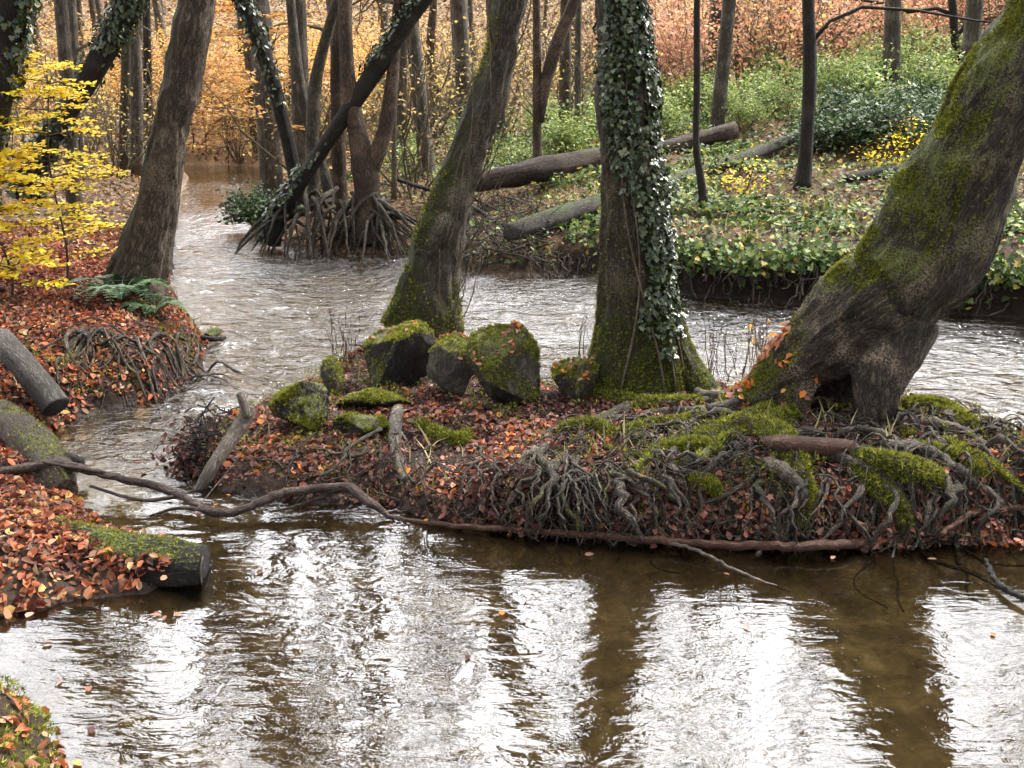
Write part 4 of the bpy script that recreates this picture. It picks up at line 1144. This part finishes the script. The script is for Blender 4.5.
log('fallen_log', 'reddish-brown fallen log crossing the far bank behind the ivy tree', straight([(476, 210, 28), (734, 150, 20)], .10, (.5, 20)), M['wood_log'], mossup=.3, rough=.4)
log('fallen_log', 'grey fallen log sloping from the water edge to the straight dark tree', straight([(508, 250, 28), (800, 147, 17)], .07, (.5, 8)), M['wood_grey'], mossup=.6, rough=.4)
log('fallen_log', 'short dark log among ivy under the bramble mound', [(845, 182, 10), (880, 176, 12), (915, 172, 9)], M['wood_dark'])
log('cut_log', 'weathered grey sawn log jutting from the left bank over the water', [(0, 338, 25, .56), (18, 358, 27, .46), (42, 388, 28, .27), (57, 407, 28, .16)], M['wood_grey'], seg=28, cutend=True, rough=.26)
log('fallen_log', 'pale curved leaf-strewn log at the left frame edge below the cut log', [(-40, 392, 50, .12), (0, 425, 52, .1), (28, 448, 50, .09), (55, 478, 40, .06), (66, 492, 26, .03)], M['wood_log'], seg=24, mossup=.45, rough=.3)
log('mossy_log', 'thick wet log with a mossy top and dark broken end, bottom left', [(40, 530, 34, .0), (85, 550, 46, .04), (130, 560, 52, .06), (170, 564, 52, .06), (204, 566, 44, .05)], M['wood_dark'], seg=24, mossup=.5, cutend=True, rough=.28, rim=True)  # near-black disc on the end paints the shade of its hollow
log('drift_branch', 'dark stub of wood lying on the pale curved log', [(52, 462, 8, .12), (66, 458, 12, .13), (82, 462, 8, .1)], M['wood_dark'], cat='branch')
log('fallen_log', 'dark rotten log end against the left frame edge above the cut log', [(-25, 350, 26, .3), (10, 352, 22, .32), (40, 352, 18, .32), (58, 356, 12, .28)], M['wood_dark'], mossup=.1)
# the long branch bridging the gap, with its side twigs
lb, q, V, F = log('drift_branch', 'long crooked branch spanning the gap between left bank and island', [(-20, 476, 6, .12), (20, 468, 9, .14), (62, 465, 11, .15), (96, 473, 7, .14), (130, 481, 8, .12), (160, 487, 8, .09), (188, 500, 7, .06), (216, 512, 9, .04), (246, 509, 7, .05), (268, 499, 9, .08), (292, 492, 8, .10), (345, 487, 9, .12), (366, 500, 10, .08), (394, 519, 4, .01)],
                  M['wood_log'], seg=12, n=70, rough=.2, cat='branch')
for c in ([(120, 476, 5, .13), (90, 470, 4, .16), (40, 462, 3, .17)], [(180, 496, 5, .06), (140, 500, 4, .08), (90, 486, 3, .13)], [(348, 487, 6, .12), (330, 494, 5, .08), (300, 505, 4, .04), (270, 512, 2, .02)], [(215, 512, 6, .04), (180, 508, 4, .06), (150, 516, 3, .02)]):
    pts = np.array([[*GP(a, b, z), w * .5 * 5.2 / FPX] for a, b, w, z in c]); pq = smooth_path(pts, 14); g = Geo(); addtube(g, pq[:, :3], pq[:, 3], 6, .2, 10, 5); g.build('twig', M['wood_log'], lb)
sn, q, V, F = log('snag', 'pale forked driftwood snag leaning at the island tip', [(198, 492, 11, -.02), (212, 468, 14, .1), (232, 438, 15, .22), (247, 415, 14, .33), (250, 406, 10, .38)], M['wood_pale'], seg=14, cat='branch')
pts = np.array([[*GP(247, 418, .32), .032], [*GP(244, 404, .40), .03], [*GP(239, 393, .46), .022]]); pq = smooth_path(pts, 8); g = Geo(); addtube(g, pq[:, :3], pq[:, 3], 10, .15, 9, 3); g.build('fork', M['wood_pale'], sn)
log('drift_branch', 'pale peeled branch standing up from the leaves beside the dark hummock', [(398, 412, 12), (395, 430, 14), (396, 452, 13), (404, 478, 11), (408, 490, 7)], M['wood_pale'], cat='branch')
log('drift_branch', 'long reddish-brown branch lying in the water along the island front', [(392, 517, 4, .0), (450, 525, 5, .02), (520, 530, 6, .03), (600, 536, 7, .04), (690, 543, 8, .045), (760, 546, 9, .045), (830, 545, 10, .05), (900, 540, 9), (955, 527, 8), (1005, 521, 4)], M['wood_red'], seg=10, n=80, cat='branch')
log('drift_branch', 'reddish stick at the right frame edge above the long water branch', [(940, 535, 5, .08), (975, 512, 7, .16), (1010, 508, 7, .16), (1060, 508, 7, .14)], M['wood_red'], cat='branch')
log('broken_slab', 'dark reddish broken slab of wood at the foot of the big leaning tree', [(764, 442, 10, .42), (785, 444, 17, .43), (820, 446, 17, .42), (846, 447, 14, .41), (856, 447, 6, .40)], M['wood_red'], cat='wood', rough=.4)
log('stick', 'thin pale stick lying from the water up the left half of the island', [(420, 506, 4, .02), (470, 502, 5, .05), (524, 488, 5, .12)], M['wood_pale'], cat='stick')
log('stick', 'slender stick running from the long water branch into the pool', [(620, 534, 3, .04), (690, 548, 3.5, .04), (740, 572, 3, .01), (790, 592, 2, -.01)], M['wood_pale'], cat='stick')
log('stick', 'short twig lying level beside the pale peeled branch', [(410, 452, 3), (450, 440, 4), (480, 432, 3)], M['wood_dark'], cat='stick')
log('stick', 'dark branch in the pool at the right frame edge', [(1040, 605, 6, .04), (1000, 585, 6, .03), (985, 560, 4, .05)], M['wood_dark'], cat='stick')
log('drift_branch', 'dark drift stick floating off the left bank tip', [(196, 336, 3, .02), (212, 339, 5, .03), (226, 338, 3, .01)], M['wood_dark'], cat='branch')
log('drift_branch', 'dead branch hanging down the far bank left of the fallen logs', [(398, 180, 4, .95), (430, 190, 5, .8), (470, 206, 5, .6), (500, 225, 4, .4)], M['wood_dark'], cat='branch')

# tangled debris heap at the island tip
g = Geo()
for k in range(170):
    c0 = np.array([*GP(rng.uniform(182, 220), 470, .0)[:2], 0]); c0[1] += rng.uniform(-.1, .45); c0[2] = rng.uniform(0, .24)
    d = norm(rng.normal(0, 1, 3) * np.array([1, 1, .5])); L = rng.uniform(.06, .25); t = np.linspace(0, 1, 6)[:, None]
    addtube(g, c0 + d * L * (t - .5) + rng.normal(0, .01, (6, 3)).cumsum(0), rng.uniform(.002, .006), 4)
o = g.build('debris', M['wood_dark']); tag(o, 'dark heap of twigs and rotten leaves at the left tip of the island', 'debris', kind='stuff')
q = np.array([*GP(200, 470, 0)[:2], .1]) + rng.normal(0, 1, (700, 3)) * np.array([.11, .16, .08]); q[:, 2] = np.abs(q[:, 2])

# stalks
def stalks(label, pxs, h, n):
    b = hit(*pxs[0]); root = empty('dry_stalks', b, label, 'plant')
    for k in range(n):
        p = hit(rng.uniform(pxs[0][0], pxs[1][0]), rng.uniform(*sorted((pxs[0][1], pxs[1][1] + .01)))); hh = h * rng.uniform(.5, 1.1); t = np.linspace(0, 1, 9)[:, None]
        q = p + np.array([rng.normal(0, .12), rng.normal(0, .1), 1]) * hh * t + rng.normal(0, .008, (9, 3)).cumsum(0); g = Geo()
        addtube(g, q, np.linspace(.0035, .0015, 9), 4)
        for j in (4, 6):
            if rng.random() < .6: addtube(g, q[j] + np.array([rng.normal(0, .4), 0, .8]) * .12 * np.linspace(0, 1, 4)[:, None], .0014, 3)
        g.build('stalk', M['wood_red'], root)


stalks('thin bare stalks between the ivy tree and the big leaning tree', ((706, 385), (762, 372)), .62, 22)
stalks('few thin bare stalks by the water left of the ivy tree', ((575, 360), (602, 352)), .45, 9)
stalks('dry twiggy stalks left of the wide dark rock', ((330, 372), (358, 352)), .4, 12)
stalks('two dead stems standing on the debris heap', ((182, 440), (200, 440)), .14, 4)
o_ = hit(765, 350)
sh = shrub_proto('orange_sprig', [M['twig'], M['orange']], .42, 3, 34, .055, .4, OVAL); sh.location = hit(772, 352) + np.array([0, -.1, 0]); tag(sh, 'sprig with orange leaves against the left flank of the big leaning tree', 'plant')

# overhanging roots and twigs below the far bank lip
g = Geo()
for k in range(420):
    px = rng.uniform(660, 1060) if k < 300 else rng.uniform(440, 600); p = GP(px, np.interp(px, [440, 600, 700, 1060], [270, 276, 298, 320]), 0); p[1] += .1
    L = rng.uniform(.2, .5); z0 = rng.uniform(.2, .5) if px > 640 else rng.uniform(.1, .25); t = np.linspace(0, 1, 7)[:, None]
    q = np.array([p[0], p[1] + rng.uniform(-.15, .15), z0]) + np.array([rng.normal(0, .35), -.25, -.7]) * L * t + rng.normal(0, .02, (7, 3)).cumsum(0)
    q[:, 2] = np.maximum(q[:, 2], -.03); addtube(g, q, rng.uniform(.003, .011), 4, .2, 10, k)
tag(g.build('hanging_roots', M['root']), 'mat of thin hanging roots under the lip of the far bank', 'roots', kind='stuff')


# ------------------------------------------------------------------ ground scatter
def pts_in(x0, x1, y0, y1, n, pg, m0=.0, m1=99, dens=None):
    x = rng.uniform(x0, x1, n); y = rng.uniform(y0, y1, n); d = sdpoly(x, y, pg); k = (d > m0) & (d < m1)
    if dens is not None: k &= rng.random(n) < dens(x, y)
    x, y = x[k], y[k]; return np.stack([x, y, H(x, y)], -1), HN(x, y)


def patch(x, y, k, seed, a=-.1, b=.2): return sstep(a, b, fbm(xy3(x, y, k), 3, seed))


# island litter: rosy-brown leaves, brighter at the front edge
p, n_ = pts_in(-2.2, 3.4, 4.3, 9.8, 62000, ISL, -.03, dens=lambda x, y: (.12 + .88 * patch(x, y, 2.2, 51, -.3, .15) * sstep(3.0, 1.6, x + (y - 5) * .2)) * (1 - .4 * sstep(.25, .12, sdpoly(x, y, ISL)) * sstep(0, .6, x)))
p[:, 2] = np.maximum(p[:, 2], .0) + rng.uniform(.004, .035, len(p))
rn = rng.random(len(p)) * .74 + .30 * sstep(0, .3, fbm(xy3(p[:, 0], p[:, 1], 2.4), 3, 77)) - .1
rt = sstep(.3, .9, p[:, 0]); p[:, 2] += rt * rng.uniform(0, .03, len(p))
gl = LITTER_EXTRA; leaves(gl, OVAL, p, n_, .020 + .040 * rng.random(len(p)) ** 1.6, .6, rnd=np.clip(rn, 0, 1))
# bright drifts against the front edge of the island
for (px0, px1, py0, py1, nn) in ((560, 720, 512, 534, 160), (740, 800, 505, 545, 220), (880, 985, 512, 540, 520), (960, 1060, 528, 548, 260), (400, 470, 470, 500, 160), (250, 330, 440, 480, 160), (470, 560, 420, 500, 260)):
    q = np.array([hit(rng.uniform(px0, px1), rng.uniform(py0, py1)) for _ in range(nn)]); q[:, 2] += rng.uniform(.005, .04, nn)
    leaves(gl, OVAL, q, HN(q[:, 0], q[:, 1]), rng.uniform(.03, .055, nn), .5, rnd=rng.uniform(.35, 1, nn))
for Vr_, Fr_ in rocks[:4]:
    q_, nn2 = sample_mesh(Vr_, Fr_, 24, lambda c, n: (n[:, 2] > .55) * (nz(c, 5, 61) > -.1)); leaves(gl, OVAL, q_ + nn2 * .012, nn2, rng.uniform(.025, .05, len(q_)), .3, rnd=rng.uniform(.45, .95, len(q_)))
ns = 3600; lx = rng.uniform(-.2, 3.0, ns); lz = rng.uniform(.0, .30, ns); ok = fbm(xy3(lx, lz, 5.0), 2, 303) > -.12; lx, lz = lx[ok], lz[ok]
ly = yedge(lx) + .20 * (lz / .3) ** 1.5 - rng.uniform(0, .07, len(lx)); rb = fbm(xy3(lx, lz, 2.5), 2, 305)
leaves(gl, OVAL, np.stack([lx, ly, np.maximum(lz, H(lx, ly) * (lz < .25) + .01)], -1), np.array([[0, -.8, .8]]), .022 + .034 * rng.random(len(lx)) ** 1.5, .6, rnd=np.clip(rng.uniform(.1, .75, len(lx)) + rb * .6, 0, 1))
tag(gl.build('fallen_leaves', M['litter']), 'rosy and orange fallen leaves carpeting the island', 'leaves', kind='stuff')
g = Geo(); p, n_ = pts_in(-2.2, 3.4, 4.3, 9.8, 45000, ISL, -.03); p[:, 2] = np.maximum(p[:, 2], 0) + rng.uniform(0, .02, len(p))
leaves(g, DIAM, p, n_, rng.uniform(.012, .034, len(p)), .6, rnd=rng.uniform(0, .45, len(p)))
p, n_ = pts_in(-5.5, -1.2, 4.3, 10, 30000, LEFT, -.03); p[:, 2] = np.maximum(p[:, 2], 0) + rng.uniform(0, .02, len(p))
leaves(g, DIAM, p, n_, rng.uniform(.012, .034, len(p)), .6, rnd=rng.uniform(0, .45, len(p)))
dk = np.array([*GP(200, 462, 0)[:2], .08]) + rng.normal(0, 1, (500, 3)) * np.array([.10, .16, .07]); dk[:, 2] = np.abs(dk[:, 2])
leaves(g, OVAL, dk, np.array([[0, -.3, .8]]), rng.uniform(.03, .05, 500), .8, rnd=rng.uniform(0, .25, 500))
tag(g.build('rotten_leaves', M['litter']), 'dark crumbled leaves between the fresh ones and in the debris heap at the island tip', 'leaves', kind='stuff')

p, n_ = pts_in(-6.5, -1.2, 4.0, 13, 90000, LEFT, -.02, dens=lambda x, y: .35 + .65 * patch(x, y, 1.5, 61, -.4, 0))
p[:, 2] = np.maximum(p[:, 2], .0) + rng.uniform(.004, .035, len(p))
g = Geo(); leaves(g, OVAL, p, n_, .022 + .045 * rng.random(len(p)) ** 1.4, .55, rnd=np.clip(rng.random(len(p)) * .85 + .3 * fbm(xy3(p[:, 0], p[:, 1], 2.0), 3, 78) + .05, 0, 1))
p, n_ = pts_in(-3.4, -.6, 1.0, 3.6, 3500, NEAR, -.02); p[:, 2] += .02; leaves(g, OVAL, p, n_, rng.uniform(.035, .06, len(p)), .4, rnd=rng.uniform(.3, 1, len(p)))
lp = np.array([GP(a, b, .16) for a, b in zip(rng.uniform(30, 150, 420), rng.uniform(-16, 6, 420))])
lx = rng.uniform(20, 168, 620); lp = np.array([GP(a, np.interp(a, [20, 85, 130, 170], [515, 538, 548, 552]) + rng.normal(0, 7), .14) for a in lx]); lp[:, 2] = np.maximum(H(lp[:, 0], lp[:, 1]) + .03, .10 + rng.uniform(0, .05, len(lp)))
leaves(g, OVAL, lp, np.array([[0, -.2, 1.]]), rng.uniform(.03, .055, len(lp)), .5)
tag(g.build('fallen_leaves', M['litter_left']), 'deep red-brown fallen leaves covering the left bank', 'leaves', kind='stuff')

# hillside litter and ground cover
p, n_ = pts_in(-18, 24, 10, 34, 150000, FAR, .1, dens=lambda x, y: (np.abs(x) < .62 * y + 1) * np.clip(15 / y, .3, 1) * (.45 + .55 * patch(x, y, .9, 71)))
p[:, 2] += rng.uniform(.01, .05, len(p)); g = Geo(); leaves(g, DIAM, p, n_, rng.uniform(.06, .10, len(p)) * np.clip(p[:, 1] / 16, .8, 1.7), .45)
p, n_ = pts_in(-34, 34, 33, 60, 60000, FAR, .1); p[:, 2] += .05; leaves(g, DIAM, p, n_, rng.uniform(.15, .28, len(p)), .5)
p, n_ = pts_in(-16, -4, 11, 34, 30000, LEFT, .1); p[:, 2] += .03; leaves(g, DIAM, p, n_, rng.uniform(.07, .12, len(p)) * np.clip(p[:, 1] / 16, .8, 1.7), .45)
tag(g.build('fallen_leaves', M['litter_hill']), 'tan and yellow fallen leaves on the wooded slope', 'leaves', kind='stuff')
p, n_ = pts_in(-4, 12, 9.5, 22, 170000, FAR, -.02, dens=lambda x, y: (np.abs(x) < .6 * y + 1) * (.14 + .86 * patch(x, y, 1.0, 81, -.12, .15)) * (.3 + .7 * sstep(-1.0, 1.6, x)) * sstep(22, 19.5, y))
p[:, 2] += rng.uniform(.02, .12, len(p)) + .12 * patch(p[:, 0], p[:, 1], 1.2, 91) * rng.random(len(p))
g = Geo(); leaves(g, IVY, p[::2], n_[::2], rng.uniform(.045, .085, len(p[::2])), .5, curl=1.); leaves(g, DIAM, p[1::2], n_[1::2], rng.uniform(.05, .09, len(p[1::2])), .5)
# overhang along the lip
x = rng.uniform(1.2, 6.5, 6000); 
pp = np.array([GP(a, np.interp(a, [640, 700, 800, 900, 1000, 1120], [284, 297, 303, 306, 318, 330]), 0) for a in rng.uniform(640, 1120, 3000)])
pp[:, 1] += .18 * fbm(xy3(pp[:, 0], pp[:, 1] * 0, 3.0), 2, 8)
pp[:, 1] += rng.normal(.02, .09, len(pp)); pp[:, 2] = .50 + rng.normal(0, .07, len(pp)) - .1 * rng.random(len(pp))
leaves(g, IVY, pp, np.array([[0, -.6, .8]]), rng.uniform(.045, .08, len(pp)), .5, curl=1.)
tag(g.build('ground_cover', M['cover']), 'pale green ivy and bramble cover on the far bank', 'ground cover', kind='stuff')

g = Geo()
for k in range(230):
    p = hit(rng.uniform(430, 545), rng.uniform(206, 266)); d = norm(rng.normal(0, 1, 3) * np.array([1, .6, .45]) + np.array([-.4, 0, .1])); L = rng.uniform(.25, .9); t = np.linspace(-.4, .6, 7)[:, None]
    q = p + np.array([0, 0, .1]) + d * L * t + rng.normal(0, .02, (7, 3)).cumsum(0); q[:, 2] = np.maximum(q[:, 2], np.maximum(H(q[:, 0], q[:, 1]), 0) + .01); addtube(g, q, np.linspace(rng.uniform(.005, .016), .003, 7), 5, .2, 9, k)
tag(g.build('brushwood', M['root']), 'tangle of dead brushwood round the lower ends of the fallen logs', 'brushwood', kind='stuff')

# leaves afloat on the pool and in the eddies
n = 260; fx = rng.uniform(-2.6, 3, n); fy = rng.uniform(2.6, 7.5, n); dd = np.maximum.reduce([sdpoly(fx, fy, q_) for q_ in (ISL, LEFT, NEAR)]); ok = (dd < -.02) & ((dd > -.35) | (rng.random(n) < .10)); fx, fy = fx[ok], fy[ok]
g = Geo(); leaves(g, OVAL, np.stack([fx, fy, fx * 0 + .008], -1), np.array([[0, 0, 1.]]), rng.uniform(.03, .055, len(fx)), .06, curl=.4)
tag(g.build('floating_leaves', M['litter']), 'scattered leaves floating at the edges of the pool', 'leaves', kind='stuff')

# moss on the island and the bank edges
p, n_ = pts_in(-2.2, 3.4, 4.3, 9.8, 110000, ISL, .0, dens=lambda x, y: patch(x, y, 3.6, 101, -.02, .22) * (.5 + .5 * sstep(.6, 1.6, x)) + .2 * sstep(1.5, 2.2, x))
p2, n2_ = pts_in(-4.0, -1.5, 5.5, 9.5, 26000, LEFT, .0, .55, dens=lambda x, y: patch(x, y, 3.0, 111, .0, .25))
p3, n3_ = pts_in(-2.4, -.6, 1.4, 3.6, 26000, NEAR, .0, dens=lambda x, y: patch(x, y, 4.0, 121, -.35, 0))
g = Geo()
for a, b in ((p, n_), (p2, n2_), (p3, n3_)):
    a[:, 2] += .004 + .07 * patch(a[:, 0], a[:, 1], 12, 131, -.2, .4); leaves(g, TUFT, a, b, rng.uniform(.010, .026, len(a)), .3)
tag(g.build('moss', M['moss']), 'yellow-green moss patches on the island and bank edges', 'moss', kind='stuff')
# grass wisps
p, n_ = pts_in(-2.2, 3.2, 4.6, 9.5, 1400, ISL, .05, dens=lambda x, y: patch(x, y, 2, 141, .1, .3)); p2, n2_ = pts_in(-4, -1.5, 6, 10, 1000, LEFT, .0, .5, dens=lambda x, y: patch(x, y, 2, 142, 0, .3))
p3, n3_ = pts_in(-2.5, 4, 10.5, 17, 5000, FAR, .1, dens=lambda x, y: patch(x, y, 1.2, 143, 0, .3))
g = Geo()
for a, b in ((p, n_), (p2, n2_), (p3, n3_)): leaves(g, BLADE, a, np.array([[0, 0, 1.]]), rng.uniform(.08, .22, len(a)), .25)
tag(g.build('grass', M['grass']), 'sparse wisps of yellowed grass', 'grass', kind='stuff')
# litter of fine twigs on island and slope
g = Geo()
for pg_, bx, nn, ss in ((ISL, (-2.0, 3.0, 4.7, 8.5), 800, 1), (LEFT, (-5, -1.6, 4.6, 9.5), 160, 1), (FAR, (-3, 8, 10.5, 18), 420, 2)):
    p, n_ = pts_in(*bx, nn * 3, pg_, .02)
    for a in p[:nn]:
        d = norm(rng.normal(0, 1, 3) * np.array([1, 1, .12])); L = rng.uniform(.06, .28) * ss; t = np.linspace(-.5, .5, 5)[:, None]
        q = a + d * L * t + rng.normal(0, .006 * ss, (5, 3)).cumsum(0); q[:, 2] = np.maximum(H(q[:, 0], q[:, 1]) + .02, q[:, 2] + .02); addtube(g, q, rng.uniform(.0018, .0045) * ss, 4)
tag(g.build('fallen_twigs', M['root']), 'small fallen twigs strewn over the leaf litter', 'twigs', kind='stuff')

# ------------------------------------------------------------------ light
SE, SR_ = math.radians(48), math.radians(58)      # sun ahead and to the right, high behind thin cloud
dirv = Vector((math.sin(SR_) * math.cos(SE), math.cos(SR_) * math.cos(SE), math.sin(SE)))
w = bpy.data.worlds.new('World'); sc.world = w; w.use_nodes = True; nt = w.node_tree; nt.nodes.clear()
sky = nt.nodes.new('ShaderNodeTexSky'); sky.sky_type = 'NISHITA'; sky.sun_disc = False; sky.sun_elevation = SE; sky.sun_rotation = SR_; sky.air_density = 1; sky.dust_density = 3
tc = nt.nodes.new('ShaderNodeTexCoord')
dt = nd(nt, 'ShaderNodeVectorMath', {0: tc.outputs['Generated'], 1: (.05, .80, .60)}, operation='DOT_PRODUCT').outputs['Value']
gl_ = math_(nt, 'POWER', mapr(nt, dt, -.3, 1, 0, 1), 4.5)                    # the cloud sheet is thinnest and brightest over the far end of the valley
cn = nd(nt, 'ShaderNodeTexNoise', {'Vector': tc.outputs['Generated'], 'Scale': 3.0, 'Detail': 4.0}).outputs[0]
br = math_(nt, 'MULTIPLY', math_(nt, 'ADD', 5.0, math_(nt, 'MULTIPLY', gl_, 62.0)), mapr(nt, cn, .3, .7, .75, 1.2))
cb = nd(nt, 'ShaderNodeVectorMath', {0: (1.0, 1.0, 1.03), 3: br}, operation='SCALE').outputs[0]
mx = nt.nodes.new('ShaderNodeMix'); mx.data_type = 'RGBA'; mx.inputs[0].default_value = .85; nt.links.new(cb, mx.inputs[7])
nt.links.new(sky.outputs[0], mx.inputs[6])
bgn = nt.nodes.new('ShaderNodeBackground'); bgn.inputs[1].default_value = .15; nt.links.new(mx.outputs[2], bgn.inputs[0])
ow = nt.nodes.new('ShaderNodeOutputWorld'); nt.links.new(bgn.outputs[0], ow.inputs[0])
sl = bpy.data.lights.new('sun', 'SUN'); sl.energy = 5.0; sl.angle = math.radians(7); sl.color = (1, .95, .87)
so = bpy.data.objects.new('sun', sl); COL.objects.link(so)
so.rotation_euler = dirv.to_track_quat('Z', 'Y').to_euler()

sc.view_settings.view_transform = 'Standard'; sc.view_settings.look = 'None'; sc.view_settings.exposure = .85; sc.view_settings.gamma = 1
cy = sc.cycles; cy.max_bounces = 5; cy.diffuse_bounces = 3; cy.glossy_bounces = 3; cy.transparent_max_bounces = 8; cy.caustics_reflective = False; cy.caustics_refractive = False
cy.use_denoising = True
